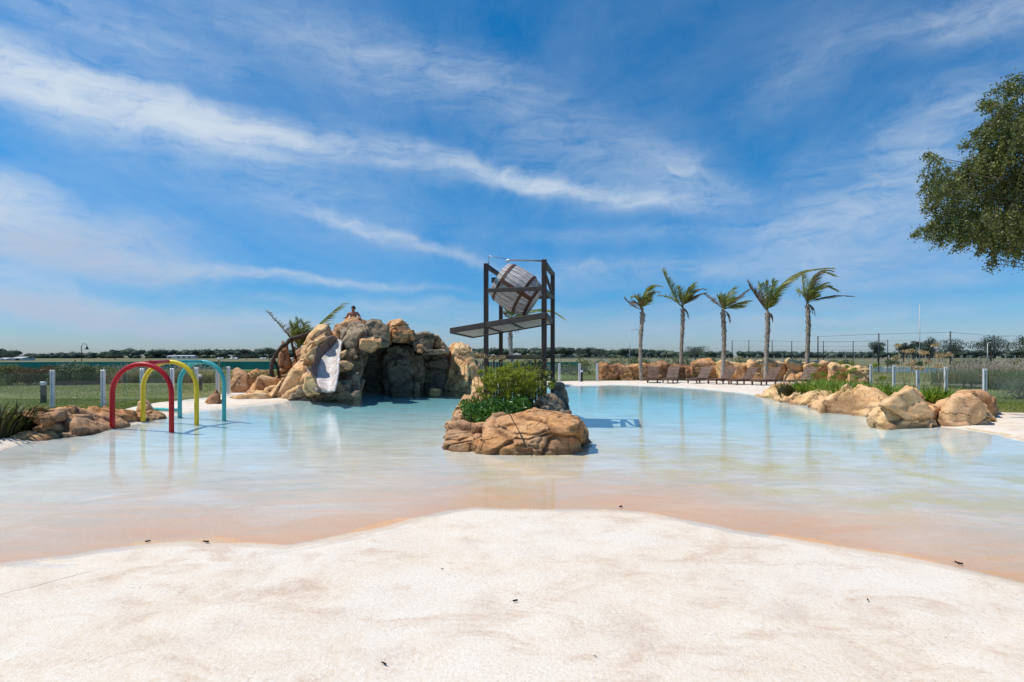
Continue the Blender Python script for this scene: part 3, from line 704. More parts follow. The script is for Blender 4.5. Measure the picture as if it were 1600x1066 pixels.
# --- the slide hill
hill = thing('rock_hill', 'tall artificial rock hill with a pale slide and a dark grotto', 'rockwork')
HR = [
 ([(418,625),(430,606),(445,590),(456,576),(470,560),(484,560),(486,600),(480,626)], 20.8, 3.0, RP, 6),
 ([(464,566),(472,543),(480,526),(497,507),(513,505),(522,522),(506,545),(488,566)], 23.3, 2.0, RP, 5),
 ([(436,628),(446,606),(480,596),(520,604),(560,590),(563,622),(545,627),(470,629)], 20.5, 3.0, RG, 6),
 ([(532,545),(534,522),(546,503),(560,500),(572,503),(574,545),(566,582),(560,600),(534,602)], 22.8, 2.8, RG, 6),
 ([(528,590),(545,582),(561,582),(563,623),(530,625)], 21.2, 2.4, RG, 5),
 ([(568,504),(580,499),(594,501),(606,515),(607,542),(572,548)], 23.8, 2.8, RG, 5),
 ([(560,530),(572,526),(591,527),(593,541),(578,550),(562,547)], 21.9, 1.6, RP, 5),
 ([(600,513),(612,501),(625,499),(638,507),(646,520),(640,527),(604,527)], 26.0, 2.4, RP, 5),
 ([(608,519),(646,517),(651,531),(640,537),(607,535)], 25.0, 2.2, RK, 5),
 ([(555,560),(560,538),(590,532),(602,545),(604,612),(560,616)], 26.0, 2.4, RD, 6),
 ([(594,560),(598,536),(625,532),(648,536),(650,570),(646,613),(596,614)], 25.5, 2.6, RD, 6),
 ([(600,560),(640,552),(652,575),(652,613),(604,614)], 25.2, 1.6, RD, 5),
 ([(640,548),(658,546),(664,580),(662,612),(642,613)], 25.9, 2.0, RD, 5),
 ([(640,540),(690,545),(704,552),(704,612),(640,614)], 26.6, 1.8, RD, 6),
 ([(640,530),(648,522),(660,519),(676,521),(684,532),(680,550),(645,548)], 25.0, 2.4, RG, 5),
 ([(672,524),(684,524),(693,536),(702,546),(700,552),(674,551)], 25.6, 2.0, RK, 5),
 ([(656,548),(678,546),(704,546),(705,552),(680,554),(658,553)], 24.4, 1.8, RG, 5),
 ([(650,541),(655,536),(661,537),(664,545),(660,552),(652,551)], 24.6, .8, RK, 4),
 ([(692,606),(698,566),(700,545),(708,534),(722,532),(736,541),(746,558),(752,580),(744,600)], 26.6, 2.4, RP, 6),
 ([(734,568),(748,565),(756,578),(760,600),(738,606)], 26.6, 2.0, RG, 5),
 ([(646,610),(649,597),(654,595),(656,604),(654,612)], 25.2, .5, RG, 4),
 ([(668,610),(676,607),(688,608),(690,611),(672,612)], 25.4, .8, RP, 4),
 ([(544,620),(548,613),(558,612),(562,622),(550,626)], 20.9, .7, RP, 4),
 ([(512,535),(520,512),(534,504),(546,498),(560,497),(574,502),(560,530),(530,545)], 24.6, 2.4, RK, 5),
 ([(592,520),(600,512),(612,518),(612,540),(594,545)], 24.8, 1.6, RK, 4),
 ([(495,572),(530,545),(560,540),(562,600),(500,602)], 22.6, 3.2, RG, 5),
 ([(470,560),(500,525),(560,505),(640,520),(700,545),(700,600),(470,600)], 27.6, 2.6, RG, 5),
]
for ol, d, th, m_, sb in HR:
    prock(ol, d, th, m_, hill, sub=sb, amp=.06, crack=.06, freq=1.1, strata=.04)
rock([W(*q) for q in [(690,610,26.8),(693,590,27.0),(700,573,27.2),(731,611,24.9),(733,590,25.0),(731,568,25.4),(716,611,25.5),(702,548,27.4),(742,608,26.4),(744,580,26.6),(738,569,26.8),(700,570,28.5),(740,575,28.6)]]+[W(731,611,24.9)+Vector((0,0,-.5)), W(690,610,26.8)+Vector((0,0,-.5)), W(742,608,26.4)+Vector((0,0,-.5))], RP, hill, sub=6, amp=.05, crack=.06, strata=.03)
# the grotto's shade and its wet green weeping bands are painted as dark rock; left flank: steps, standing stones
for ol, d, th, m_, sb, nm in [
 ([(382,619),(392,604),(400,592),(408,586),(420,590),(436,598),(438,604),(420,612)], 22.8, 1.8, RK, 5, 'rock'),
 ([(352,634),(356,623),(380,617),(408,613),(425,618),(424,627),(385,633)], 20.6, 2.6, RP, 5, 'rock'),
 ([(384,620),(390,612),(416,610),(422,618),(400,622)], 21.6, 1.4, RP, 4, 'step'),
 ([(412,614),(414,604),(436,602),(438,613)], 22.3, 1.3, RP, 4, 'step'),
 ([(418,604),(420,597),(446,594),(448,603)], 23.2, 1.3, RP, 4, 'step'),
 ([(430,596),(432,588),(452,584),(456,595)], 24.2, 1.3, RP, 4, 'step'),
 ([(434,588),(436,578),(452,571),(462,575),(460,590)], 24.8, 1.3, RK, 4, 'step'),
 ([(456,592),(458,560),(462,548),(470,545),(478,552),(478,592)], 25.2, 1.2, RR, 4, 'rock'),
]:
    prock(ol, d, th, m_, hill, name=nm, sub=sb, amp=.05, crack=.04)

def single_rock(label, ol, d, th, m_, sb=5, **kw):
    e = prock(ol, d, th, m_, None, name='boulder', sub=sb, **kw)
    return tag(e, label, 'rock')
single_rock('tall narrow reddish standing stone beside the steps of the hill', [(435,573),(435,545),(441,530),(450,536),(456,574)], 24.4, .7, RR, 5, amp=.03, crack=.02)
single_rock('rounded brown boulder at the left foot of the rock hill by the glass fence', [(360,617),(361,590),(366,578),(372,575),(382,579),(389,586),(390,606),(382,618)], 24.2, 1.8, RK, 5, amp=.06)
single_rock('low dark brown rock behind the steps with yellow creeper on top', [(380,610),(384,584),(396,579),(412,578),(426,582),(430,600),(424,610)], 26.4, 1.4, RK, 5, amp=.06)
single_rock('small conical brown rock on the pool edge right of the yellow arch', [(314,636),(320,628),(330,616),(338,607),(343,611),(348,622),(356,634),(350,638),(325,638)], 18.5, 1.2, RR, 5, amp=.04, crack=.03)
left = thing('rock_ledge', 'long low cracked ochre rock ledge behind the red arch', 'rocks')
ledge([G(*q) for q in [(30,687),(64,687),(110,681),(150,673),(172,669),(200,663),(232,658),(252,652)]], [.26,.44,.50,.44,.32,.27,.18,.10], [1.2,1.7,1.8,1.6,1.4,1.1,.9,.5], RK, left, nu=330, amp=.028, crack=.03, strata=.035, freq=1.2, inward=1)
single_rock('small pale boulder with a dark side behind the yellow arch foot', [(211,646),(214,632),(222,627),(232,630),(242,638),(251,650),(235,652)], 15.2, 1.0, RP, 5, amp=.03)

# --- right bank ledge
right = thing('rock_bank', 'long low tan rock bank edging the right side of the pool', 'rocks')
ledge([G(*q) for q in [(1184,618),(1200,621),(1228,627),(1262,634),(1300,641),(1345,648),(1388,656),(1430,663),(1462,667)]], [.24,.50,.40,.50,.48,.46,.42,.38,.30], [1.6,2.2,2.0,1.9,1.8,1.7,1.6,1.4,1.2], RP, right, nu=420, nv=56, amp=.045, crack=.045, strata=.055, freq=1.1, inward=1)
for ol, d, th, m_, sb, zz_ in [
 ([(1186,618),(1196,607),(1208,600),(1224,599),(1236,610),(1225,619)], 22.6, 1.8, RP, 5, .5),
 ([(1352,654),(1374,634),(1402,611),(1419,601),(1430,607),(1448,628),(1466,650),(1477,667),(1440,668),(1395,663)], 13.0, 1.9, RP, 6, .5),
 ([(1452,660),(1466,632),(1490,618),(1516,616),(1538,632),(1558,654),(1564,664),(1530,669),(1478,669)], 12.8, 1.9, RP, 6, .5)]:
    prock(ol, d, th, m_, right, sub=sb, amp=.035, crack=.05, freq=1.3, strata=.03, p=20)
prock([(1490,640),(1497,616),(1506,612),(1530,611),(1545,620),(1560,640),(1563,656),(1540,660)], 14.4, 1.4, RK, right, sub=5, amp=.05)
bedpts = [G(1215,612),G(1290,628),G(1350,645),G(1430,660),G(1475,662),Vector((11.6,16.6,0)),Vector((12,21,0)),Vector((12.5,25,0))]
rock([Vector((p.x, p.y, z)) for p in bedpts for z in (-.3, .16)], M['soil'], None, name='planting_bed', sub=5, amp=.05, crack=0, facets=0)
tag(bpy.data.objects['planting_bed'], 'dark soil bed behind the right rock bank', kind='structure')

# --- low rock wall behind the loungers
wallr = thing('rock_wall', 'long low sculpted sandstone-coloured wall behind the row of loungers', 'wall')
for x0, x1, yt, yb, d, m_ in [(934,975,565,596,37,RR),(968,1012,567,596,37,RK),(1004,1042,564,596,37.2,RR),(1036,1066,568,597,37.5,RR),(1058,1092,569,597,37.6,RR),(1082,1104,560,597,37.4,RK),(1098,1134,563,598,37.4,RK),
      (1126,1166,564,600,36.5,RP),(1170,1196,562,600,36,RP),(1192,1226,561,602,35.4,RP),(1230,1262,563,603,34.6,RP),(1258,1292,563,603,34,RP),(1296,1330,567,603,33,RP),(1326,1358,570,604,32,RP)]:
    jt = random.uniform(-2, 2)
    x0 -= 5 if x0 > 940 else 0; x1 += 5
    yt += 2; prock([(x0,yb),(x0+1,yt+3),(x0+6,yt+jt),((x0+x1)/2,yt-1),(x1-6,yt+1-jt),(x1,yt+3),(x1+1,yb)], d, 1.2, m_, wallr, sub=5, amp=.07, crack=.05, facets=2, p=24)

# ------------------------------------------------------------------ slide
def slide():
    Lc = [(522,527,23.6),(507,531,23.4),(494,543,22.8),(486,557,22.2),(482,572,21.6),(481,588,21.0),(486,602,20.5),(498,612,20.1)]
    Gc = [(530,530,24.0),(525,537,23.8),(513,548,23.3),(503,560,22.7),(497,573,22.1),(495,588,21.5),(497,600,20.9),(502,611,20.3)]
    Rc = [(533,532,23.5),(531.5,541,23.1),(531,551,22.6),(530,562,22.1),(529.5,574,21.5),(528.5,587,21.0),(526,600,20.5),(522,612,20.0)]
    n = 30
    def crv(c):
        A_ = np.array([W(q[0], q[1], q[2]-.75)[:] for q in c]); k = np.linspace(0, len(c)-1, n); B_ = np.array([[np.interp(x, range(len(c)), A_[:, a]) for a in range(3)] for x in k])
        for _ in range(3): B_[1:-1] = (B_[:-2]+2*B_[1:-1]+B_[2:])/4
        return B_
    Lc, Gc, Rc = crv(Lc), crv(Gc), crv(Rc)
    def sheet(R_, name, m_, th, amp_=.05):
        a, b = R_.shape[:2]; V = R_.reshape(-1, 3); V = V+np.c_[fbm(V*2.3, 3, 4), fbm(V*2.3+9, 3, 5), fbm(V*2.3+19, 3, 6)]*amp_
        Fc = [(i*b+j, i*b+j+1, (i+1)*b+j+1, (i+1)*b+j) for i in range(a-1) for j in range(b-1)]
        o = mesh_np(name, V, Fc, m_, hill, smooth=True)
        md = o.modifiers.new('solid', 'SOLIDIFY'); md.thickness = th; md.offset = 0
        sb = o.modifiers.new('sub', 'SUBSURF'); sb.levels = 1; sb.render_levels = 1
    rows = []
    for i in range(n):
        rows.append([Gc[i]*(1-u)+Rc[i]*u+np.array([0, .30, -.05])*math.sin(u*math.pi)*min(1, (i+3)/8) for u in np.linspace(-.04, 1, 10)])
    sheet(np.array(rows), 'chute', M['slide'], .10)
    rows = []
    for i in range(n):
        rows.append([Gc[i]*(1-u)+Lc[i]*u+np.array([0, .22, -.02])*math.sin(u*math.pi) for u in np.linspace(0, 1.08, 8)])
    sheet(np.array(rows), 'slide_wall', M['slidewall_shade'], .16, .07)
slide()
for ol, d, th in [([(523,562),(532,550),(543,545),(544,549),(537,558),(528,566)], 21.75, .9), ([(520,572),(534,564),(548,566),(553,571),(550,577),(534,580),(522,584)], 21.05, 1.0)]:
    prock(ol, d, th, RP, hill, name='slide_lip', sub=5, under=False, amp=.03, crack=.02)

for ol, d, th in [([(510,520),(518,527),(504,536),(492,548),(483,556),(480,548),(492,530)], 22.1, .9), ([(492,542),(494,548),(487,560),(484,574),(485,590),(474,590),(472,570),(480,552)], 20.6, 1.2), ([(474,584),(486,584),(490,600),(502,613),(500,620),(480,620),(470,604)], 19.5, 1.3)]:
    prock(ol, d, th, RP, hill, sub=5, amp=.03, crack=.04, under=False)
# log handrail
lr = thing('log_handrail', 'dark twisted log handrail climbing the left side of the hill', 'handrail', tuple(W(425, 592, 23)))
base = Vector(lr.location)
rail = [(425,592,23.2),(424,578,23.2),(425,566,23.3),(429,557,23.4),(434,549,23.5),(440,542,23.6),(447,538,23.8),(452,532,24),(455,530,24.1),(468,527,24.3),(480,522,24.5),(492,517,24.7)]
RV = [W(*q)-base for q in rail]
MB().tube([RV[0]+Vector((0,0,-.3))]+RV[:5], [.12,.11,.09,.08,.075,.07], 9).build('post', M['log'], lr)
MB().tube(RV[3:], [.075,.075,.08,.085,.095,.10,.095,.085,.08], 9).build('rail', M['log'], lr)
MB().tube([W(437,590,23.6)-base, W(434,575,23.5)-base, W(428,562,23.4)-base], [.07,.06,.05], 8).build('brace', M['log'], lr)
MB().tube([W(462,560,25)-base, W(458,545,24.6)-base, W(455,532,24.2)-base], [.06,.055,.05], 8).build('post', M['log'], lr)

# ------------------------------------------------------------------ person on top of the hill
def person():
    root = thing('person', 'bare-chested person with dark hair resting on the rock hill top', 'person', tuple(W(552, 503, 25.6)+Vector((0, 0, .20))))
    J = {'pelvis':(0,.05,-.32), 'belly':(0,.05,-.12), 'chest':(0,.02,.10), 'neck':(0,.0,.27), 'head':(0,-.02,.36), 'top':(0,-.02,.47),
         'shl':(-.19,.0,.20), 'ell':(-.30,-.02,.0), 'wrl':(-.33,-.20,-.04), 'shr':(.19,.0,.20), 'elr':(.31,-.02,.0), 'wrr':(.35,-.20,-.04),
         'hl':(-.10,.03,-.34), 'kl':(-.16,-.30,-.62), 'al':(-.14,-.12,-1.0), 'hr':(.10,.03,-.34), 'kr':(.16,-.30,-.62), 'ar':(.14,-.12,-1.0), 'fl':(-.15,-.3,-1.05), 'fr':(.15,-.3,-1.05),
         'handl':(-.33,-.28,-.05), 'handr':(.35,-.28,-.05)}
    Rr = {'pelvis':.15,'belly':.125,'chest':.15,'neck':.055,'head':.088,'top':.06,'shl':.075,'ell':.045,'wrl':.032,'shr':.075,'elr':.045,'wrr':.032,'hl':.09,'kl':.06,'al':.04,'hr':.09,'kr':.06,'ar':.04,'fl':.035,'fr':.035,'handl':.03,'handr':.03}
    E = [('pelvis','belly'),('belly','chest'),('chest','neck'),('neck','head'),('head','top'),('chest','shl'),('shl','ell'),('ell','wrl'),('wrl','handl'),('chest','shr'),('shr','elr'),('elr','wrr'),('wrr','handr'),('pelvis','hl'),('hl','kl'),('kl','al'),('al','fl'),('pelvis','hr'),('hr','kr'),('kr','ar'),('ar','fr')]
    nm = list(J)
    for side in ('l', 'r'):
        hx, hy, hz = J['hand'+side]
        for k in range(5):
            dx = (-.03+.015*k); a = f'f{side}{k}a'; b = f'f{side}{k}b'
            J[a] = (hx+dx, hy-.03, hz); J[b] = (hx+dx*1.4, hy-(.07 if k else .04), hz-.015)
            Rr[a] = .009; Rr[b] = .008; nm += [a, b]; E += [('hand'+side, a), (a, b)]
    me = bpy.data.meshes.new('body'); me.from_pydata([J[k] for k in nm], [(nm.index(a), nm.index(b)) for a, b in E], [])
    me.materials.append(M['skin']); o = link('body', me, root)
    o.modifiers.new('skin', 'SKIN')
    lay_ = me.skin_vertices[0].data
    for i, k in enumerate(nm): lay_[i].radius = (Rr[k], Rr[k]*(.72 if k in ('chest','belly','pelvis') else 1)); lay_[i].use_root = (k == 'pelvis')
    s = o.modifiers.new('sub', 'SUBSURF'); s.levels = 2; s.render_levels = 2
    V, Fc = ico(3); k = (V[:,2] > -.15) | (V[:,1] > .25)
    Hh = V*np.array([.098,.108,.115])*(1+.10*fbm(V*4, 3, 2))[:,None]+np.array([0, .01, .42]); ff = Fc[k[Fc].all(1)]
    mesh_np('hair', Hh, ff, M['hair'], root, smooth=True)
    for sx in (-1, 1):
        mesh_np('eye', V[:]*.012+np.array([.035*sx, -.105, .40]), Fc, M['hair'], root)
    mesh_np('nose', V*np.array([.014,.02,.02])+np.array([0, -.112, .375]), Fc, M['skin'], root, smooth=True)
    sv = V*np.array([.19,.15,.13])+np.array([0, .02, -.36]); mesh_np('shorts', sv, Fc, M['shorts'], root, smooth=True)
person()

# ------------------------------------------------------------------ tower with the tipping barrel
FL, FRt, RL, RRt = Vector((-.642,14.1,0)), Vector((.77,13.65,0)), Vector((-.311,15.9,0)), Vector((1.114,15.6,0))
TOP = 3.9
tw = thing('timber_tower', 'dark timber tower carrying the tipping barrel above the rock island', 'tower', (0, 14.5, .3))
O = Vector(tw.location)
for p, hgt, wd in ((FL, TOP, .12), (FRt, TOP+.02, .125), (RL, TOP, .11), (RRt, TOP, .115)):
    MB().bar(p+Vector((0,0,.1))-O, Vector((p.x, p.y, hgt))-O, wd, bevel=.008).build('post', M['post'], tw)
def beam(a, b, za, zb, wd=.11, name='beam', ext=.0, h=None, off=0.0):
    a, b = Vector((a.x, a.y, za)), Vector((b.x, b.y, zb)); d = (b-a).normalized()
    s = Vector((d.y, -d.x, 0))*off
    return MB().bar(a-d*ext-O+s, b+d*ext-O+s, wd, h or wd, bevel=.006).build(name, M['beam'], tw)
beam(FL, RL, TOP-.06, TOP-.06, .10, off=.006); beam(FRt, RRt, TOP-.06, TOP-.06, .10, off=.006)
beam(FL, FRt, 3.23, 3.23, .095); beam(RL, RRt, 3.23, 3.23, .095)
beam(FRt, RRt, 3.20, 3.20, .09, off=.004)
beam(FL, FRt, 1.58, 1.58, .10); beam(RL, RRt, 1.60, 1.60, .09)
MB().bar(Vector((FRt.x, FRt.y+.3, 3.75))-O, Vector((RRt.x+.0, RRt.y-.1, 3.25))-O, .06).build('brace', M['beam'], tw)
# spill tray
A, B, C_, D_ = Vector((-1.55,14.42,2.25)), Vector((-1.12,16.25,2.19)), Vector((1.12,15.75,2.55)), Vector((.80,13.50,2.58))
tr = thing('spill_tray', 'long sloping timber spill tray jutting left out of the tower', 'tray', tuple(A)); OT = Vector(A)
for p, q in ((A, D_), (B, C_), (A, B), (D_, C_), (A.lerp(D_, .38), B.lerp(C_, .38)), (A.lerp(D_, .64), B.lerp(C_, .64))):
    d = (q-p).normalized()
    MB().bar(p-OT, q-OT, .06, .14, bevel=.005).build('frame_beam', M['beam'], tr)
for u0, u1 in ((.02,.36),(.40,.62),(.66,.98)):
    c = [A.lerp(D_, u0).lerp(B.lerp(C_, u0), .03), A.lerp(D_, u1).lerp(B.lerp(C_, u1), .03), A.lerp(D_, u1).lerp(B.lerp(C_, u1), .97), A.lerp(D_, u0).lerp(B.lerp(C_, u0), .97)]
    MB().poly([p-OT+Vector((0,0,-.012)) for p in c], .03).build('panel', M['panel'], tr)
# barrel
bc = Vector((.135, 14.8, 3.31)); bar = thing('tipping_barrel', 'large bleached stave barrel with rusty hoops tipped between the tower posts', 'barrel', tuple(bc))
ax = Vector((.80, -.10, -.52)).normalized(); pv = Vector((.18, .98, 0)); pv = (pv-ax*pv.dot(ax)).normalized(); ox = ax.cross(pv).normalized()
prof = [(-.56,.475),(-.40,.535),(-.2,.565),(0,.57),(.2,.55),(.38,.49),(.54,.41)]
NS = 26
for k in range(NS):
    a0, a1 = 2*math.pi*(k+.07)/NS, 2*math.pi*(k+.93)/NS; bm = bmesh.new(); rings = []
    jit = random.uniform(-.004, .004)
    for t, r in prof:
        ring = []
        for rr in (r+jit, r-.035):
            for a in (a0, a1): ring.append(bm.verts.new(ax*t+(pv*math.cos(a)+ox*math.sin(a))*rr))
        rings.append([ring[0], ring[1], ring[3], ring[2]])
    for q, s in zip(rings, rings[1:]):
        for i in range(4): bm.faces.new((q[i], q[(i+1) % 4], s[(i+1) % 4], s[i]))
    bm.faces.new(rings[0][::-1]); bm.faces.new(rings[-1]); bmesh.ops.recalc_face_normals(bm, faces=bm.faces)
    me = bpy.data.meshes.new('stave'); bm.to_mesh(me); bm.free(); me.materials.append(M['stave']); link('stave', me, bar)
def ring_band(t, wdt, name, m_):
    bm = bmesh.new(); rr = []
    r0 = np.interp(t-wdt/2, [p[0] for p in prof], [p[1] for p in prof]); r1 = np.interp(t+wdt/2, [p[0] for p in prof], [p[1] for p in prof])
    for k in range(48):
        a = 2*math.pi*k/48; dv = pv*math.cos(a)+ox*math.sin(a)
        rr.append([bm.verts.new(ax*tt+dv*r) for tt, r in ((t-wdt/2, r0+.002), (t-wdt/2, r0+.016), (t+wdt/2, r1+.016), (t+wdt/2, r1+.002))])
    for k in range(48):
        q, s = rr[k], rr[(k+1) % 48]
        for i in range(4): bm.faces.new((q[i], q[(i+1) % 4], s[(i+1) % 4], s[i]))
    bmesh.ops.recalc_face_normals(bm, faces=bm.faces)
    me = bpy.data.meshes.new(name); bm.to_mesh(me); bm.free(); me.materials.append(m_); link(name, me, bar)
for t in (-.40, .22, .50): ring_band(t, .065, 'hoop', M['hoop'])
bm = bmesh.new(); vs = [bm.verts.new(ax*.52+(pv*math.cos(2*math.pi*k/40)+ox*math.sin(2*math.pi*k/40))*.39) for k in range(40)]; bm.faces.new(vs)
r = bmesh.ops.extrude_face_region(bm, geom=bm.faces[:]); bmesh.ops.translate(bm, verts=[e for e in r['geom'] if isinstance(e, bmesh.types.BMVert)], vec=-ax*.03)
me = bpy.data.meshes.new('barrel_bottom'); bm.to_mesh(me); bm.free(); me.materials.append(M['stave']); link('barrel_bottom', me, bar)
for s in (-1, 1):
    MB().bar(ax*-.40+pv*s*.555, ax*.05+pv*s*.60, .10, .03, up=tuple(pv)).bar(ax*.05+pv*s*.60, ax*.50+pv*s*.45, .10, .03, up=tuple(pv)).build('strap', M['hoop'], bar)
    MB().tube([pv*s*.56, pv*s*.72], .035, 12).box(pv*s*.68+Vector((0,0,-.03)), (.13,.07,.12), bevel=.01).build('axle', M['hoop'], bar)
# pipes
pp = thing('water_pipe', 'thin galvanised water pipe above the barrel ending in an elbow', 'pipe', tuple(W(851, 408, 13.8)))
OP = Vector(pp.location)
MB().tube([Vector((0,0,0)), W(797,406.5,13.9)-OP, W(793,407,13.9)-OP, W(792.5,410,13.9)-OP], [.022,.022,.03,.034], 10).build('feed_pipe', M['steel'], pp)
MB().tube([W(792,405,13.95)-OP, W(765,400,14.0)-OP, W(764,400.5,14.0)-OP, W(763.5,413,14.1)-OP], .009, 6).build('conduit', M['steel'], pp)
fl = thing('floodlight', 'small black floodlight box left of the barrel', 'light', tuple(W(772, 438, 14.9)))
MB().box((0,0,0), (.14,.09,.14), bevel=.012).build('housing', M['black'], fl)
MB().box((0,-.05,0), (.11,.01,.11)).build('lens', M['glass'], fl)
MB().tube([Vector((0,.03,.0)), Vector((.13,.2,.03)), Vector((.20,.55,.03))], .014, 6).build('bracket', M['black'], fl)
pal = thing('stake_screen', 'screen of grey upright stakes below the lowest tower beam', 'fence', (.05, 14.0, .4)); OPa = Vector(pal.location)
for k in range(19):
    u = (k+.7)/19.5; p = FL.lerp(FRt, u); hgt = 1.50+random.uniform(-.10, .03)
    MB().tube([Vector((p.x+random.uniform(-.01,.01), p.y+.09, .3))-OPa, Vector((p.x+random.uniform(-.015,.015), p.y+.09, hgt))-OPa], [.026, .02], 6).build('stake', M['bark'], pal)

# ------------------------------------------------------------------ spray arches
def arch_pts(c, wdt, H, n=18):
    r = wdt/2; pts = [Vector((c.x-r, c.y, -.25)), Vector((c.x-r, c.y, .35)), Vector((c.x-r, c.y, H-r))]
    for k in range(1, n): a = math.pi*(1-k/n); pts.append(Vector((c.x+r*math.cos(a), c.y, H-r+r*math.sin(a))))
    return pts+[Vector((c.x+r, c.y, H-r)), Vector((c.x+r, c.y, .35)), Vector((c.x+r, c.y, -.25))]
sa = thing('spray_arches', 'red, yellow and teal spray arches joined by a pipe in the shallow water', 'water toy', (-8.2, 13.5, 0)); OA = Vector(sa.location)
a_r, a_y, a_t = Vector((-8.13,12.5,0)), Vector((-8.30,13.8,0)), Vector((-8.12,14.9,0))
for c, m_, H in ((a_r, 'red', 1.43), (a_y, 'yellow', 1.47), (a_t, 'teal', 1.46)):
    MB().tube([p-OA for p in arch_pts(c, 1.30 if m_ != 'teal' else 1.16, H)], .053, 14).build('arch', M[m_], sa)
MB().tube([Vector((a_r.x, a_r.y, 1.44))-OA, Vector((a_y.x-.02, a_y.y-.02, 1.475))-OA], .048, 12).build('joining_pipe', M['red'], sa)
MB().tube([Vector((a_y.x+.02, a_y.y+.02, 1.47))-OA, Vector((a_t.x, a_t.y, 1.455))-OA], .048, 12).build('joining_pipe', M['teal'], sa)
for c, m_, wd_ in ((a_r, 'red', 1.30), (a_y, 'yellow', 1.30), (a_t, 'teal', 1.16)):
    for sx in (-1, 1):
        zf = float(deck_height(np.array([[c.x+sx*wd_/2, c.y]]))[0][0])
        MB().tube([Vector((c.x+sx*wd_/2, c.y, zf-.01))-OA, Vector((c.x+sx*wd_/2, c.y, zf+.012))-OA], .095, 16).build('base_flange', M['steel'], sa)
    for k in range(5):
        a = math.pi*(.2+.15*k); r_ = wd_/2; H_ = {'red':1.43,'yellow':1.47,'teal':1.46}[m_]
        p_ = Vector((c.x+(r_-.055)*math.cos(a), c.y, H_-r_+(r_-.055)*math.sin(a))); q_ = Vector((c.x+(r_-.085)*math.cos(a), c.y, H_-r_+(r_-.085)*math.sin(a)))
        MB().tube([p_-OA, q_-OA], .012, 8).build('nozzle', M['steel'], sa)
tp = thing('low_pipe', 'low horizontal teal pipe on the deck behind the red arch', 'pipe', tuple(G(258, 640, .12)))
MB().tube([Vector((-.42,.15,0)), Vector((.50,-.1,-.01))], .045, 10).build('tube', M['teal'], tp)
MB().tube([Vector((-.42,.15,0)), Vector((-.42,.15,-.12))], .04, 8).build('leg', M['teal'], tp)
MB().tube([Vector((.48,-.1,0)), Vector((.48,-.1,-.12))], .04, 8).build('leg', M['teal'], tp)

# ------------------------------------------------------------------ glass fences, bollards
def glass_fence(label, posts, h=1.15, z0=.03):
    f = thing('glass_fence', label, 'fence', (posts[0][0], posts[0][1], 0)); o = Vector(f.location)
    P = [Vector((x, y, z0)) for x, y in posts]
    for p in P:
        for s in (-1, 1):
            MB().box(p-o+Vector((.038*s, 0, h/2)), (.05, .07, h), bevel=.008).build('post', M['alu'], f)
    for a, b in zip(P, P[1:]):
        d = (b-a).normalized(); q, r_ = a+d*.1, b-d*.1; c = (q+r_)/2
        MB().bar(q-o+Vector((0,0,h*.5)), r_-o+Vector((0,0,h*.5)), .012, h*.86).build('glass_pane', M['glass'], f)
def gp(px, py): v = G(px, py, .03); return (v.x, v.y)
glass_fence('clear glass fence on white posts along the left lawn', [(-19.5,16.5), gp(82,637), gp(161,636), gp(222,629), gp(269,628), gp(307,623), gp(340,620), gp(357,617)])
glass_fence('clear glass fence on white posts between the tower and the stone wall', [gp(760,592), gp(820,594), gp(874,597), gp(905.5,597), gp(933,596.5)])
glass_fence('clear glass fence on white posts behind the right planting bed', [gp(1361,603.5), gp(1397,610), gp(1434,615), gp(1478,620), gp(1539,630), (20.5,15.2), (26,15)])
def bollard(px, py, label):
    p = G(px, py, .03); b = thing('bollard_light', label, 'lamp', tuple(p), group='bollard lights on the lawns')
    MB().box((0,0,.30), (.13,.13,.60), bevel=.01).build('body', M['black'], b)
    MB().box((0,0,.66), (.135,.135,.12), bevel=.01).build('lamp_head', M['alu'], b)
bollard(68, 630, 'black bollard light left of the nearest left fence post')
bollard(313, 610, 'black bollard light on the lawn behind the teal arch')
bollard(909, 597, 'black bollard light beside the middle glass fence')

# ------------------------------------------------------------------ loungers
def make_lounger():
    r = thing('sun_lounger', '', 'sun lounger', group='wooden sun loungers along the far pool deck')
    # foot end at x=0, head towards +x; length 2.0
    fb = MB()
    for s in (-1, 1): fb.box((.72, .31*s, .24), (1.45, .05, .09), bevel=.006)
    fb.box((.0, 0, .24), (.05, .57, .09), bevel=.006); fb.box((1.45, 0, .24), (.05, .57, .09), bevel=.006); fb.build('frame', M['lounger'], r)
    for x in (.12, 1.32):
        for s in (-1, 1): MB().box((x, .28*s, .10), (.07, .06, .20), bevel=.006).build('leg', M['lounger'], r)
    for k in range(11):
        MB().box((.06+k*.105, 0, .295), (.085, .66, .02), bevel=.003).build('seat_slat', M['lounger'], r)
    a = R(48); dv = Vector((math.cos(a), 0, math.sin(a))); p0 = Vector((1.18, 0, .30))
    rt = Matrix.Rotation(-a, 3, 'Y')
    for k in range(8):
        MB().box(p0+dv*(.06+k*.108), (.085, .66, .02), rt, bevel=.003).build('back_slat', M['lounger'], r)
    for s in (-1, 1): MB().bar(p0+Vector((0, .24*s, -.02)), p0+Vector((0, .24*s, -.02))+dv*.88, .04, .03).build('back_rail', M['lounger'], r)
    MB().bar(p0+dv*.6+Vector((0,0,-.03)), Vector((1.45, 0, .26)), .04).build('prop', M['lounger'], r)
    return r
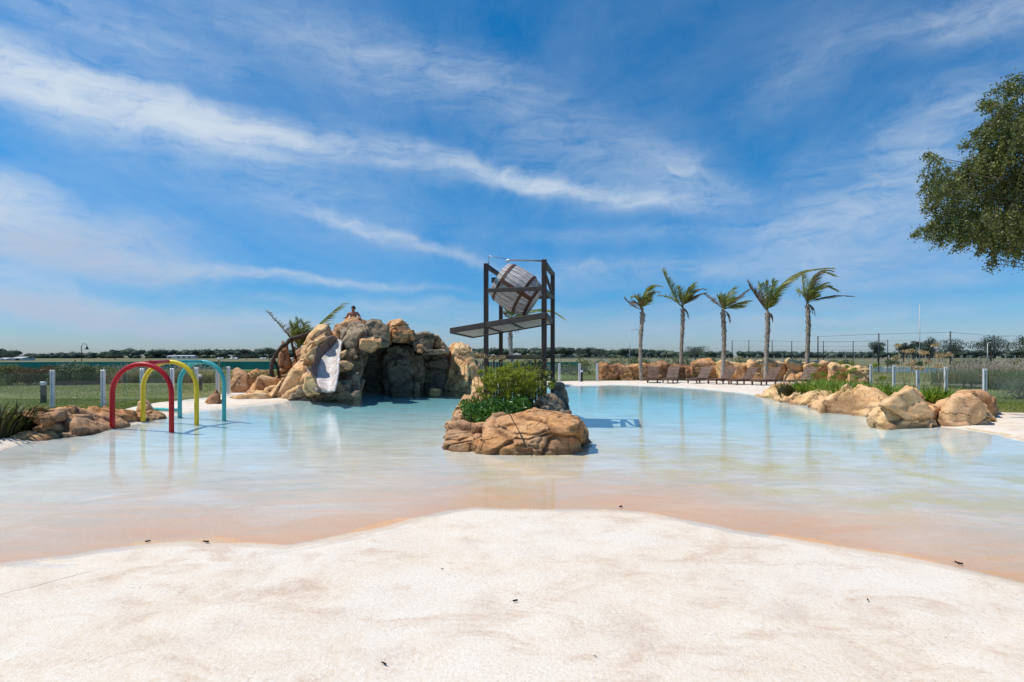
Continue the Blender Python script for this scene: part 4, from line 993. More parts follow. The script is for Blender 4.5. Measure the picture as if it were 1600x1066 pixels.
LG = [(1019,599,74,'wooden sun lounger, first from the left, raised back facing the pool'),(1043,599.5,62,'wooden sun lounger with its shadow on the deck, second from the left'),
      (1080,599.5,40,'wooden sun lounger third from the left, left of the third palm trunk'),(1111,600.5,30,'wooden sun lounger behind which the third palm trunk stands'),
      (1143,601.5,28,'wooden sun lounger just left of the fourth palm trunk'),(1180,602.5,30,'wooden sun lounger nearest the rock bank, right of the fourth palm'),
      (1240,603,35,'wooden sun lounger half hidden by the planting bed under the fifth palm')]
l0 = make_lounger()
for i, (px, py, yaw, lab) in enumerate(LG):
    p = G(px, py, .05)
    if i == 0: l0.location = p; l0.rotation_euler = (0, 0, R(yaw)); l0['label'] = lab
    else: copy_thing(l0, p, R(yaw), lab)

# ------------------------------------------------------------------ palms
def frond_mesh(p0, p1, p2, n=34, ll=.45, droop=.25, wind=.3, seed=0):
    """rachis as quadratic curve p0-p1-p2 and two rows of leaflets"""
    rg = np.random.default_rng(seed); p0, p1, p2 = map(np.array, (p0, p1, p2)); vs, fs = [], []
    def quad(a, b, c, d): k = len(vs); vs.extend([a, b, c, d]); fs.append((k, k+1, k+2, k+3))
    ts = np.linspace(0, 1, 13); C = [(1-t)**2*p0+2*t*(1-t)*p1+t*t*p2 for t in ts]
    for i in range(12):
        w0, w1 = .022*(1-ts[i])+.004, .022*(1-ts[i+1])+.004
        T = C[i+1]-C[i]; s = np.cross(T, (0, 1, .2)); s /= max(np.linalg.norm(s), 1e-6)
        quad(C[i]-s*w0, C[i]+s*w0, C[i+1]+s*w1, C[i+1]-s*w1)
        s2 = np.cross(T, s); s2 /= max(np.linalg.norm(s2), 1e-6)
        quad(C[i]-s2*w0, C[i]+s2*w0, C[i+1]+s2*w1, C[i+1]-s2*w1)
    for k in range(n):
        t = .14+.85*(k+.5)/n; q = (1-t)**2*p0+2*t*(1-t)*p1+t*t*p2
        T = 2*(1-t)*(p1-p0)+2*t*(p2-p1); T /= np.linalg.norm(T)
        S = np.cross(T, (0, 0, 1)); S = S/max(np.linalg.norm(S), 1e-6)
        Ln = ll*math.sin(min(1, t*1.15+.18)*math.pi*.86)*rg.uniform(.75, 1.1)
        for sg in (-1, 1):
            d = T*.75+S*sg*.62+np.array([wind, 0, -droop])*1.0+rg.normal(size=3)*.10; d /= np.linalg.norm(d)
            m = q+d*Ln*.55; e = q+d*Ln+np.array([wind*.1, 0, -droop*.35*Ln])
            wv = np.cross(d, rg.normal(size=3)); wv = wv/np.linalg.norm(wv)*.015
            k0 = len(vs); vs.extend([q-wv*.5, q+wv*.5, m+wv, m-wv]); fs.append((k0, k0+1, k0+2, k0+3))
            k0 = len(vs); vs.extend([m-wv, m+wv, e+wv*.15, e-wv*.15]); fs.append((k0, k0+1, k0+2, k0+3))
    return np.array(vs), fs
def palm(label, px, base_py, head_py, d, fronds, tr=.15, z0=.03, group='windswept young palms', lean=0, kids=6, hpx=None):
    hpx = hpx or px; b = Vector(((px-800)/F*d, d, z0)); hd = W(hpx, head_py, d)
    t = thing('palm_tree', label, 'palm tree', tuple(b), group=group); tr *= .74
    hl = hd-b; rg = random.Random(int(px)); n = 26; pts = []; rad = []
    for k in range(n+1):
        u = k/n; pts.append(Vector((hl.x*u+.06*math.sin(u*5+px), .04*math.sin(u*7+px), (hl.z+.1)*u-.08*(k == 0))))
        rad.append(tr*(1.15-.25*u+.16*(u > .55)*math.sin((u-.55)*7)+.07*((k % 2)*2-1)*rg.uniform(.3, 1)) if u < .93 else tr*(.9-(u-.93)*6))
    MB().tube(pts, rad, 12).build('trunk', M['trunk'], t)
    # old cut leaf bases
    bm = MB()
    for k in range(46):
        u = .30+.66*k/46; a = k*2.4; p = Vector((hl.x*u+.06*math.sin(u*5+px), .04*math.sin(u*7+px), hl.z*u)); r0 = tr*.85
        dv = Vector((math.cos(a), math.sin(a), 0)); L = rg.uniform(.12, .28)*(1.5 if u > .82 else (1 if u > .6 else .6))
        bm.bar(p+dv*r0, p+dv*(r0+.05)+Vector((0,0,L)), .05, .018)
    tag(bm.build('leaf_bases', M['trunk'], t), kind='stuff')
    for i, (cx, cy, tx, ty, dry) in enumerate(fronds):
        dy = rg.uniform(-.5, .5); p1 = W(cx, cy, d+dy*.6)-b; p2 = W(tx, ty, d+dy)-b
        v, f = frond_mesh(hl, p1, p2, n=int(30+18*(p2-hl).length), ll=.85 if not dry else .62, droop=.15, wind=.45, seed=i+int(px))
        mesh_np('frond', v, f, M['frond_dry' if dry else 'frond'], t)
    for i in range(kids):      # short upright heart leaves, blown to the right
        a = rg.uniform(0, 6.28); ln = rg.uniform(.7, 1.3); tip = hl+Vector((math.cos(a)*.35*ln+.25, math.sin(a)*.6*ln, ln*rg.uniform(.5, .95)))
        v, f = frond_mesh(hl, hl.lerp(tip, .5)+Vector((-.05, 0, .15)), tip, n=40, ll=.70, droop=.05, wind=.35, seed=i*7+int(px))
        mesh_np('frond', v, f, M['frond'], t)
    for i in range(3):       # dead fronds hanging down the trunk
        a = rg.uniform(-1.2, 1.8); ln = rg.uniform(.7, 1.1); o1 = hl+Vector((math.cos(a)*.28*ln+.08, math.sin(a)*.28*ln, -.05)); tip = hl+Vector((math.cos(a)*.32*ln+.12, math.sin(a)*.32*ln, -.75*ln))
        v, f = frond_mesh(hl-Vector((0,0,.08)), o1, tip, n=16, ll=.26, droop=.5, wind=.15, seed=i*13+int(px)); mesh_np('dead_frond', v, f, M['frond_dry'], t)
    return t
PL = [
 ('slim palm leftmost of the row, in front of the stone wall', 1002, 594, 484, 36.2, [(1003,440,1030,447,0),(996,462,988,464,0),(1008,455,1027,456,1),(985,478,975,466,1),(1000,462,1016,449,0),(995,470,989,474,1)], .145),
 ('palm second from the left, trunk rising from behind the stone wall', 1065.5, 594, 480, 38.6, [(1052,462,1034,421,0),(1048,462,1028,461,0),(1080,447,1101,452,1),(1062,455,1058,449,0),(1074,450,1084,442,0),(1078,462,1100,458,1),(1040,440,1037,426,0),(1072,452,1078,448,0)], .16),
 ('palm third from the left with ragged shredded trunk', 1130, 596, 484, 35.4, [(1118,470,1099,459,1),(1132,460,1147,449,0),(1150,472,1169,470,0),(1148,466,1170,452,1),(1124,470,1122,466,0),(1145,478,1160,478,0)], .165),
 ('palm fourth from the left with one long frond arching right', 1198, 597, 486, 34.6, [(1182,462,1167,439,1),(1190,452,1188,444,0),(1206,450,1208,440,0),(1224,420,1275,421,0),(1216,418,1301,419,0),(1200,450,1196,441,0),(1178,460,1170,446,1),(1208,465,1214,452,0)], .165),
 ('palm rightmost of the row, fronds all blown to the right', 1261.5, 598, 474, 36.8, [(1262,408,1303,431,0),(1275,432,1308,455,0),(1292,458,1331,463,1),(1252,440,1254,428,0),(1250,450,1251,458,0),(1262,440,1280,424,0),(1270,445,1292,442,0),(1268,412,1300,424,1)], .17),
]
for lab, px, bp, hp, d, fr, tr_ in PL: palm(lab, px, bp, hp, d, fr, tr_)
palm('palm standing behind the barrel tower', 799, 600, 498, 30.5, [(790,488,797,482,0),(808,490,816,490,0),(845,470,878,497,0),(800,480,803,486,0),(790,494,786,489,1)], .14, kids=6)
palm('young palm behind the rock hill with two long thin fronds', 466, 600, 545, 27.5, [(450,520,417,487,1),(470,520,464,500,0),(490,510,536,474,0),(478,520,474,504,0),(460,520,455,508,0),(475,530,500,512,0)], .13, kids=8)

# ------------------------------------------------------------------ plants
def blades(n, rad, h, w_, lean=.5, seed=0, wind=0, curve=1.0, base=(0,0,0), hvar=.4):
    rg = np.random.default_rng(seed); vs = np.zeros((n, 8, 3)); a = rg.uniform(0, 6.283, n); r = rad*np.sqrt(rg.uniform(0, 1, n))
    bx = np.c_[np.cos(a)*r, np.sin(a)*r*1.0, np.zeros(n)]+np.array(base)
    out = np.c_[np.cos(a+rg.normal(0, .5, n)), np.sin(a+rg.normal(0, .5, n)), np.zeros(n)]*(lean*rg.uniform(.2, 1.3, n))[:,None]; out[:,0] += wind
    H = h*(1-hvar*rg.uniform(0, 1, n)); side = np.cross(out+rg.normal(0, .3, (n, 3)), (0, 0, 1)); side /= np.linalg.norm(side, axis=1)[:,None]+1e-6
    for k, t in enumerate((0, .4, .75, 1.0)):
        c = bx+out*H[:,None]*(t**1.7)*1.0+np.c_[np.zeros(n), np.zeros(n), H*(t-curve*.35*t**3*np.minimum(1, np.linalg.norm(out, axis=1)*1.6))]
        ww = w_*(.8, 1.0, .7, .08)[k]; vs[:, 2*k] = c-side*ww/2; vs[:, 2*k+1] = c+side*ww/2
    b = np.arange(n)*8; f = np.concatenate([np.c_[b+2*k, b+2*k+1, b+2*k+3, b+2*k+2] for k in range(3)])
    return vs.reshape(-1, 3), f, bx, out, H
def leaf_cloud(cen, rad, n, size, seed=0, shell=.6, aspect=.45, droop=0):
    """small leaf faces through ellipsoid clumps"""
    rg = np.random.default_rng(seed); cen = np.array(cen, float); rad = np.array(rad, float)
    vol = np.prod(rad, axis=1)**(2/3); idx = rg.choice(len(cen), n, p=vol/vol.sum())
    d = rg.normal(size=(n, 3)); d /= np.linalg.norm(d, axis=1)[:,None]; rr = rg.uniform(0, 1, n)**(1/3*shell)
    c = cen[idx]+d*rr[:,None]*rad[idx]*(1+.15*rg.normal(size=n))[:,None]
    u = rg.normal(size=(n, 3)); u[:,2] -= droop; u /= np.linalg.norm(u, axis=1)[:,None]; v = np.cross(u, rg.normal(size=(n, 3))); v /= np.linalg.norm(v, axis=1)[:,None]
    s = size*rg.uniform(.6, 1.3, n)[:,None]
    V = np.stack([c-u*s*.5, c+v*s*aspect*.5, c+u*s*.5, c-v*s*aspect*.5], 1).reshape(-1, 3)
    b = np.arange(n)*4; return V, np.c_[b, b+1, b+2, b+3]
def join(parts):
    V, Fc, k = [], [], 0
    for v, f in parts: V.append(v); Fc.append(np.asarray(f)+k); k += len(v)
    return np.concatenate(V), np.concatenate(Fc)

def plant_blades(name, label, cat, loc, n, rad, h, w_, m_, lean=.5, wind=0, group=None, stems=0, stem_m='dry', plume=None, seed=1, curve=1.0, stemh=1.5, head='ball'):
    t = thing(name, label, cat, loc, group=group)
    v, f, *_ = blades(n, rad, h, w_, lean, seed, wind, curve); mesh_np('leaves', v, f, M[m_], t)
    rg = random.Random(seed)
    for k in range(stems):
        a = rg.uniform(0, 6.28); p = Vector((math.cos(a), math.sin(a), 0))*rad*rg.random(); L = stemh*rg.uniform(.7, 1.1)
        tip = p+Vector((rg.uniform(-.3, .3)+wind*.5, rg.uniform(-.2, .2), L)); md = p.lerp(tip, .5)+Vector((rg.uniform(-.05,.05), 0, 0))
        s = MB().tube([p, md, tip], [.010, .008, .006], 5).build('flower_stem', M[stem_m], t)
        if plume:
            V, Fc = leaf_cloud([tip], [(.10,.10,.06)], 90, .07, seed*31+k, 1, .3); mesh_np('flower_head', V, Fc, M[plume], s)
    return t
# right planting bed: strap-leaved plants
AG = []
rg = random.Random(5)
pos = [(1232,607,20.5),(1246,608,20.3),(1262,612,19.8),(1276,604,21.5),(1290,612,19.2),(1306,618,18.2),(1322,622,17.3),(1338,614,18.5),(1345,626,16.6),(1362,622,16.8),(1378,618,17.0),(1300,603,21.5),(1325,606,20.0),(1400,610,16.8),(1446,628,15.4),(1462,630,15.3),(1478,626,15.6)]
AGL = ['dark fine-leaved tuft at the left tip of the right bed','dark fine-leaved tuft second from the left tip of the bed','low green strap-leaf clump just right of the dark tufts','strap-leaf clump with flower stems in front of the fifth palm trunk','strap-leaf clump right above the first long bank rock',
 'strap-leaf clump with stems behind the second bank rock','bright strap-leaf clump at the front edge above the second bank rock','strap-leaf clump under the right end of the stone wall','strap-leaf clump with stems left of the first right fence post','front strap-leaf clump left of the rock peak',
 'stemmed strap-leaf clump before the first right fence post','strap-leaf clump just left of the rock peak slope','stemmed rear strap-leaf clump near the stone wall','rear strap-leaf clump by the wall end','small strap-leaf clump behind the rock peak','green strap-leaf clump right of the rock peak','strap-leaf clump in the gap left of the big right boulder','rightmost strap-leaf clump behind the big right boulder']
for i, (px, py, d) in enumerate(pos):
    dark = i < 2
    p = W(px, 0, d); p.z = .10
    h = .88 if not dark else .8
    nst = 2 if i in (3,4,5,7,8,9,11,12) else 0
    plant_blades('strap_leaf_plant', AGL[i], 'plant', tuple(p), 210 if i not in (0,1) else 260, .34, h, .045 if not dark else .02, 'aga' if not dark else 'flax',
        .75, .10, 'strap-leaved plants behind the rock bank', nst, 'sedge', 'sedge', seed=40+i, stemh=1.15)
bpy.context.view_layer.update()
for i, (px, py, d, n) in enumerate([(1412,640,16.3,4),(1432,640,15.6,5),(1462,640,15.4,4),(1478,640,15.6,3)]):
    p = W(px, 0, d); p.z = .1
    plant_blades('dry_flower_plant', ['leaning dry stalks with tan heads left of the rock peak','cluster of tall dry tan-headed stalks behind the rock peak','dry stalks with drooping tan heads right of the rock peak','pair of pale dry stems beside the double fence post'][i], 'plant', tuple(p), 60, .2, .5, .03, 'dry', .7, .1, None, n, 'dry', 'dry', seed=70+i, stemh=1.65)
# island planting
p0 = Vector((-.05, 12.9, .38))
def sedge():
    t = thing('umbrella_sedge', 'bushy yellow-green feathery plant under the barrel tower', 'plant', tuple(p0)); rg = random.Random(3); V = []; st = MB()
    for k in range(150):
        a = rg.uniform(0, 6.28); r = math.sqrt(rg.random()); b = Vector((math.cos(a)*.36*r, math.sin(a)*.45*r, 0)); L = rg.uniform(.35, 1.12)*(1-.25*r)
        tip = b+Vector((math.cos(a)*r*.40+rg.uniform(-.08,.08), math.sin(a)*r*.45, L)); st.tube([b, b.lerp(tip, .6)+Vector((0,0,.05)), tip], [.006,.005,.004], 4)
        v, f, *_ = blades(26, .012, .22, .012, 1.3, k, .1, 1.3, tuple(tip), .5); V.append((v, f))
    st.build('stems', M['sedge'], t); v, f = join(V); mesh_np('leaves', v, f, M['sedge'], t)
sedge()
def bush(name, label, cat, loc, cen, rad, n, size, m_, seed, aspect=.45, group=None, trunkh=.2, droop=0, stem=None):
    t = thing(name, label, cat, loc, group=group)
    V, Fc = leaf_cloud(cen, rad, n, size, seed, .8, aspect, droop); mesh_np('foliage', V, Fc, M[m_], t)
    s = MB()
    for c in cen: s.tube([Vector((0,0,0)), Vector(c)*.6+Vector((0,0,-.05)), Vector(c)], [.03, .018, .008], 5)
    s.build('stems', M[stem or 'bark'], t)
    return t
bush('glossy_shrub', 'low dark glossy green shrub in front of the feathery plant', 'plant', (-.42, 11.6, .35), [(-.30,0,.12),(0,.1,.2),(.25,0,.12),(.55,.25,.22),(-.05,-.3,.06),(-.42,.3,.2)], [(.28,.3,.2)]*6, 2400, .085, 'glossy', 11)
bush('tan_shrub', 'dark shrub foliage between the tower posts behind the feathery plant', 'plant', (.4, 13.6, .4), [(0,0,.35),(.25,.1,.7),(-.3,.2,.7),(.1,.1,.95),(-.5,0,.5)], [(.35,.3,.3)]*5, 3000, .07, 'shrub_olive', 12)
plant_blades('dry_flower_plant', 'dry grass stalks with pale tips beside the left tower post', 'plant', (-.55, 13.6, .4), 30, .2, .5, .015, 'dry', .5, .1, None, 5, 'dry', 'dry', seed=90, stemh=1.2)
bush('small_weed', 'small green weed growing on the left island rock', 'plant', tuple(W(727, 634, 12.6)), [(0,0,.04)], [(.14,.14,.08)], 200, .09, 'sedge', 13, .2)
ys = thing('long_flower_stem', 'long yellow-green stem leaning right out of the island plants', 'plant', tuple(W(823, 632, 12.3)))
e1 = W(861, 602, 12.6)-Vector(ys.location); MB().tube([Vector((0,0,0)), e1*.5+Vector((0,0,.03)), e1], [.010,.008,.006], 6).build('stem', M['sedge'], ys)
V, Fc = leaf_cloud([tuple(e1)], [(.09,.09,.08)], 120, .08, 5, 1, .3); mesh_np('flower_head', V, Fc, M['sedge'], ys)
cb = thing('cable', 'thin dark cable lying down the front of the big island rock', 'cable', tuple(W(793, 643, 10.3)))
oc_ = Vector(cb.location); MB().tube([W(x, y, d)-oc_ for x, y, d in ((790,641,10.5),(797,648,10.2),(803,660,9.82),(810,672,9.62),(818,690,9.40),(822,700,9.34))], .008, 6).build('wire', M['log'], cb)

# left flax clump
plant_blades('flax_clump', 'dark bronze-green spiky flax clump at the left edge', 'plant', tuple(G(-12, 682, .05)), 480, .55, .80, .032, 'flax', .8, .1, None, seed=101)
plant_blades('flax_clump', 'small olive spiky tuft between the left rock ledge and the flax clump', 'plant', tuple(G(44, 664, .05)), 220, .35, .42, .022, 'fgrass', .8, .1, None, seed=102)
# shrubs along the left lawn
SH = [(-70,'shrub_red',1.1,0),(-20,'shrub_olive',1.2,0),(15,'shrub_olive',1.25,0),(45,'shrub_red',1.05,0),(72,'shrub_red',1.0,0),(98,'shrub',1.25,1),(120,'shrub',1.25,1),(142,'shrub',1.15,1),(163,'shrub_olive',1.0,1)]
HN = ['reddish','olive','olive yellow-topped','rust-tinted','low rusty','dark grey-green white-flowered','dark green white-flowered','dense grey-green white-flowered','olive white-tipped']
PN = ['beyond the left edge','by the left edge behind the bollard light','at the left end of the shrub row','behind the bollard light','left of the nearest fence post','just right of the nearest left fence post','between the two nearest left fence posts','left of the second left fence post','behind the second left fence post']
for i, (px, m_, h, wf) in enumerate(SH):
    p = G(px, 601+random.uniform(-2, 1), .03); rg = np.random.default_rng(i)
    cen = [(rg.uniform(-.7,.7), rg.uniform(-.4,.4), h*rg.uniform(.12,.78)) for _ in range(13)]
    t = bush('lawn_shrub', f'{HN[i]} shrub {PN[i]}', 'shrub', tuple(p), cen, [(.42,.4,.32)]*13, 6500, .08, m_, 200+i, .4, 'shrub row along the left lawn')
    if wf:
        V, Fc = leaf_cloud([(c[0], c[1]-.15, c[2]+.22) for c in cen], [(.35,.3,.16)]*13, 260, .06, 300+i, 1, .6); mesh_np('white_flowers', V, Fc, M['white_plume'], t)
def fountain(label, p, h, seed, pl='plume', n=900, rad=.55, group=None, m_='fgrass'):
    t = thing('fountain_grass', label, 'ornamental grass', tuple(p), group=group)
    v, f, bx, out, H = blades(n, rad, h, .014, .55, seed, .12, 1.0); mesh_np('leaves', v, f, M[m_], t)
    rg = np.random.default_rng(seed); parts = []
    v, f, bx, out, H = blades(70, rad*.9, h*1.25, .010, .45, seed+5, .2, .5, hvar=.3); parts.append((v, f))
    tips = v.reshape(-1, 8, 3)[:, 7]; mids = v.reshape(-1, 8, 3)[:, 4]
    for a, b in zip(mids, tips):
        m = 14; q = a+(b-a)*rg.uniform(.2, 1, (m, 1)); d = (b-a)/np.linalg.norm(b-a)*.05+rg.normal(0, .018, (m, 3)); s = np.cross(d, rg.normal(size=(m, 3))); s = s/np.linalg.norm(s, axis=1)[:,None]*.008
        parts.append((np.stack([q-s, q+s, q+d+s*.3, q+d-s*.3], 1).reshape(-1, 3), np.arange(m*4).reshape(m, 4)))
    v, f = join(parts); mesh_np('plumes', v, f, M[pl], t)
for i, px in enumerate((186, 205, 232, 262, 292, 318)):
    fountain(['tan plumed grass clump left of the red arch','tan plumed grass clump seen over the red arch foot','tan plumed grass clump seen through the red arch','feathery tan grass clump between the red and yellow arch legs','wide feathery grass clump seen through the yellow arch','feathery grass clump seen through the teal arch'][i], G(px, 598, .03), .95, 400+i, 'plume', 700, .7, 'feathery grasses on the left lawn')
for i, (px, py, h) in enumerate(((1482,604,1.15),(1506,606,1.2),(1530,607,1.2),(1556,608,1.25),(1582,609,1.25),(1610,611,1.3),(1568,603,1.3),(1520,601,1.2))):
    fountain('green fountain grass with pinkish plumes '+['left of the second last fence post','just right of the second last fence post','just left of the last fence post','just right of the last fence post','towards the right edge behind the glass fence','cut by the right edge behind the glass fence','in the rear row near the right edge','in the rear row left of the last fence post'][i], G(px, py, .03), h, 420+i, 'plume', 1100, .75, 'fountain grasses on the right lawn')
p = G(1592, 624, .03); bush('round_shrub', 'rounded grey-green shrub at the right edge behind the glass fence', 'shrub', tuple(p), [(0,0,.35),(.4,.1,.3),(-.35,0,.3),(.1,0,.6),(.7,0,.4),(.9,.2,.6)], [(.4,.4,.3)]*6, 3000, .07, 'shrub', 55, .35)
# yellow creeper on the low rock of the hill and dark twiggy plant
bush('creeper', 'yellow-green creeper over the low rocks left of the steps', 'plant', tuple(W(418, 590, 25.4)), [(-.5,0,.15),(0,0,.2),(.5,0,.1),(.7,.2,.3)], [(.35,.2,.15)]*4, 900, .07, 'shrub_olive', 56)
# scrub beyond the stone wall
SX = [(922,565,50),(948,566,52),(1000,563,55),(1020,563,55),(1046,563,56),(1078,562,58),(1160,563,60),(1350,574,60),(1395,566,80),(1500,569,62),(1525,566,66),(1555,568,60),(1585,566,58),(880,572,50),(897,572,48),(965,562,62),(1112,561,64),(1318,566,60),(1300,568,58),(1245,566,60),(1436,569,75)]
def fieldspot(px):
    for lim, t_ in ((885,'just right of the tower'),(905,'behind the second middle fence post'),(935,'behind the last middle fence post'),(955,'over the left end of the stone wall'),(980,'left of the first palm trunk'),(1010,'right behind the first palm trunk'),(1030,'right of the first palm, over the wall'),(1060,'just left of the second palm trunk'),(1090,'just right of the second palm trunk'),
                    (1130,'left behind the third palm trunk'),(1180,'between the third and fourth palm trunks'),(1250,'left of the fifth palm trunk'),(1280,'right of the fifth palm trunk'),(1305,'over the wall right of the fifth palm'),(1330,'over the right part of the stone wall'),(1370,'over the right end of the stone wall'),(1420,'left of the dry tan stalks'),(1450,'behind the dry tan stalks'),(1510,'behind the pink plumes, leftmost'),(1540,'behind the pink plumes, middle'),(1570,'behind the pink plumes near the right edge')):
        if px < lim: return t_
    return 'behind the pink plumes at the right edge'
for i, (px, py, d) in enumerate(SX):
    b = Vector(((px-800)/F*d, d, .03)); h = max(.5, EYE-(py-HY-4)/F*d); rg = np.random.default_rng(900+i)
    cen = [(rg.uniform(-.8,.8), rg.uniform(-.5,.5), h*rg.uniform(.35,.85)) for _ in range(6)]
    bush('field_shrub', 'small shrub on the grass '+fieldspot(px), 'shrub', tuple(b), cen, [(.5,.5,h*.28)]*6, 700, .16, 'shrub' if i % 3 else 'shrub_olive', 600+i, .5, 'shrubs dotted beyond the stone wall')

# grass blades where the lawn is near
def grass_strip(area, n, seed, h=.05):
    rg = np.random.default_rng(seed); x0, x1, y0, y1 = area
    P = np.c_[rg.uniform(x0, x1, n), rg.uniform(y0, y1, n)]
    d, _ = seg_dist(P, DECK, True); k = (~inside(P, DECK)) | (d < .05); P = P[k]; n = len(P)
    a = rg.uniform(0, 6.28, n); sc_ = np.clip(P[:,1]/22, 1, 2.4); H = h*rg.uniform(.5, 1.4, n)*sc_**.6; wv = np.c_[np.cos(a), np.sin(a), np.zeros(n)]*(.008*sc_)[:,None]
    b = np.c_[P, np.full(n, .01)]; tip = b+np.c_[rg.normal(0, .02, n), rg.normal(0, .02, n), H]
    return np.stack([b-wv, b+wv, tip], 1).reshape(-1, 3), np.arange(n*3).reshape(n, 3)
v, f = join([grass_strip(a, n, i) for i, (a, n) in enumerate([((-20,-9,12,21), 90000), ((9.5,24,13,22), 90000), ((0,18,34,39), 40000), ((10,20,20,36), 40000), ((-34,-9,20,32), 50000), ((-44,-12,32,62), 50000), ((3,44,38,62), 40000), ((14,44,20,38), 40000)])])
tag(mesh_np('grass', v, f, M['grass']), 'short green lawn blades along the deck edges', kind='stuff')

# ------------------------------------------------------------------ big tree at the right
def big_tree():
    base = Vector((17.8, 15.2, .02)); t = thing('weeping_tree', 'large small-leaved tree with drooping twigs hanging in from the right', 'tree', tuple(base))
    D = 14.0
    bl = [(1610,165,.6),(1590,190,.6),(1572,215,.6),(1600,240,1.0),(1540,250,.42),(1515,270,.5),(1490,275,.38),(1470,285,.3),(1495,310,.5),(1540,300,.8),(1590,310,1.0),(1485,335,.36),(1515,345,.5),(1462,352,.16),(1445,362,.10),(1433,366,.06),(1474,362,.2),(1555,345,.6),(1595,350,.5),(1500,366,.22),(1552,190,.2),(1535,205,.14),(1560,165,.22),(1545,160,.10),(1525,358,.3),(1548,378,.2),(1552,392,.12),(1553,405,.07),(1553,412,.05),(1585,380,.14),(1590,392,.07),(1455,262,.2),(1456,245,.10),(1470,250,.12),(1640,200,1.5),(1680,280,1.8),(1660,340,1.4),(1720,200,1.8),(1580,135,.14),(1600,130,.3),(1450,300,.1),(1455,320,.12),(1615,370,.5)]
    cen, rad = [], []
    rg = np.random.default_rng(77)
    for px, py, r in bl:
        p = W(px, py, D+rg.uniform(-.6, 1.0))-base; cen.append(p[:]); rad.append(r)
    for _ in range(18):
        a = rg.uniform(0, 6.28); q = np.array([math.cos(a)*3.4+.8, math.sin(a)*3.2, rg.uniform(4.2, 9.0)]);
        if q[0] < -1.6 and q[1] < 2: continue
        cen.append(tuple(q)); rad.append(rg.uniform(1.0, 1.7))
    cen = np.array(cen); rad = np.array(rad)
    trunk = MB().tube([(0,0,-.1),(.05,0,1.2),(-.1,.05,2.6),(.0,0,4.0),(.1,0,6.2),(0,.2,8)], [.36,.28,.24,.20,.12,.04], 12).build('trunk', M['bark'], t)
    br = MB()
    for c, r in zip(cen, rad):
        s = Vector((0, 0, min(6.5, max(2.4, c[2]*.62)))); e = Vector(c); m = s.lerp(e, .55)+Vector((rg.uniform(-.3,.3), rg.uniform(-.4,.4), rg.uniform(.2,.9)))
        br.tube([s, s.lerp(m, .5)+Vector((0,0,.1)), m, e], [.05,.035,.02,.006], 6)
    br.build('branches', M['bark'], t)
    # hanging twigs with leaves
    n = 10500; wgt = rad**1.65; idx = rg.choice(len(cen), n, p=wgt/wgt.sum()); d = rg.normal(size=(n, 3)); d /= np.linalg.norm(d, axis=1)[:,None]
    st = cen[idx]+d*(rad[idx]*rg.uniform(.25, 1, n)**.5)[:,None]*np.array([1, 1, .85]); L = (.22+.40*np.minimum(rad[idx], .8))*rg.uniform(.4, 1.3, n)
    out = d*np.array([.5,.5,.0])+np.array([-.15, 0, -1.0])+rg.normal(0, .25, (n, 3)); out /= np.linalg.norm(out, axis=1)[:,None]
    m = 22; tt = rg.uniform(0, 1, (n, m)); c = st[:,None]+out[:,None]*(L[:,None]*tt)[:,:,None]+rg.normal(0, .035, (n, m, 3)); c = c.reshape(-1, 3); N = len(c)
    u = rg.normal(size=(N, 3)); u[:,2] -= .6; u /= np.linalg.norm(u, axis=1)[:,None]; v = np.cross(u, rg.normal(size=(N, 3))); v /= np.linalg.norm(v, axis=1)[:,None]
    s = (.068*rg.uniform(.6, 1.3, N))[:,None]
    V = np.stack([c-u*s*.5, c+v*s*.24, c+u*s*.5, c-v*s*.24], 1).reshape(-1, 3)
    mesh_np('crown', V, np.arange(N*4).reshape(N, 4), M['tree'], t)
    SP = []
    for line_, cnt, sp in (([(1505,362),(1470,356),(1440,357),(1425,370)],150,.05),([(1478,350),(1455,352),(1447,375)],110,.04),([(1552,360),(1551,385),(1552,402),(1550,421)],300,.06),([(1585,360),(1588,380),(1592,402)],120,.06),([(1560,385),(1575,392),(1594,400)],90,.05),
            ([(1500,365),(1498,380),(1496,390)],80,.05),([(1480,362),(1470,372),(1468,385)],80,.04),([(1540,372),(1533,385),(1530,397)],90,.05),([(1470,300),(1448,318),(1442,330)],90,.05),([(1465,250),(1450,240),(1442,248)],80,.05),
            ([(1545,215),(1525,205),(1516,215)],110,.06),([(1560,170),(1540,160),(1532,165)],110,.06),([(1590,140),(1565,135),(1545,148)],130,.06),([(1600,125),(1585,122),(1570,130)],120,.06),([(1510,350),(1512,372),(1508,388)],90,.06),([(1455,285),(1443,290),(1440,300)],60,.04),([(1540,232),(1510,225),(1500,232)],120,.06)):
        LP_ = np.array([(W(a, b, D+.1*i)-base)[:] for i, (a, b) in enumerate(line_)]); kk = rg.uniform(0, len(LP_)-1, cnt*2)
        SP.append(np.stack([np.interp(kk, range(len(LP_)), LP_[:, a]) for a in range(3)], 1)+rg.normal(0, sp, (cnt*2, 3)))
    c = np.concatenate(SP); N = len(c); u = rg.normal(size=(N, 3)); u[:,2] -= .6; u /= np.linalg.norm(u, axis=1)[:,None]; v = np.cross(u, rg.normal(size=(N, 3))); v /= np.linalg.norm(v, axis=1)[:,None]
    s = (.068*rg.uniform(.6, 1.3, N))[:,None]
    mesh_np('crown', np.stack([c-u*s*.5, c+v*s*.24, c+u*s*.5, c-v*s*.24], 1).reshape(-1, 3), np.arange(N*4).reshape(N, 4), M['tree'], t)
    k = st; e = st+out*L[:,None]; sd = np.cross(out, rg.normal(size=(n, 3))); sd = sd/np.linalg.norm(sd, axis=1)[:,None]*.004
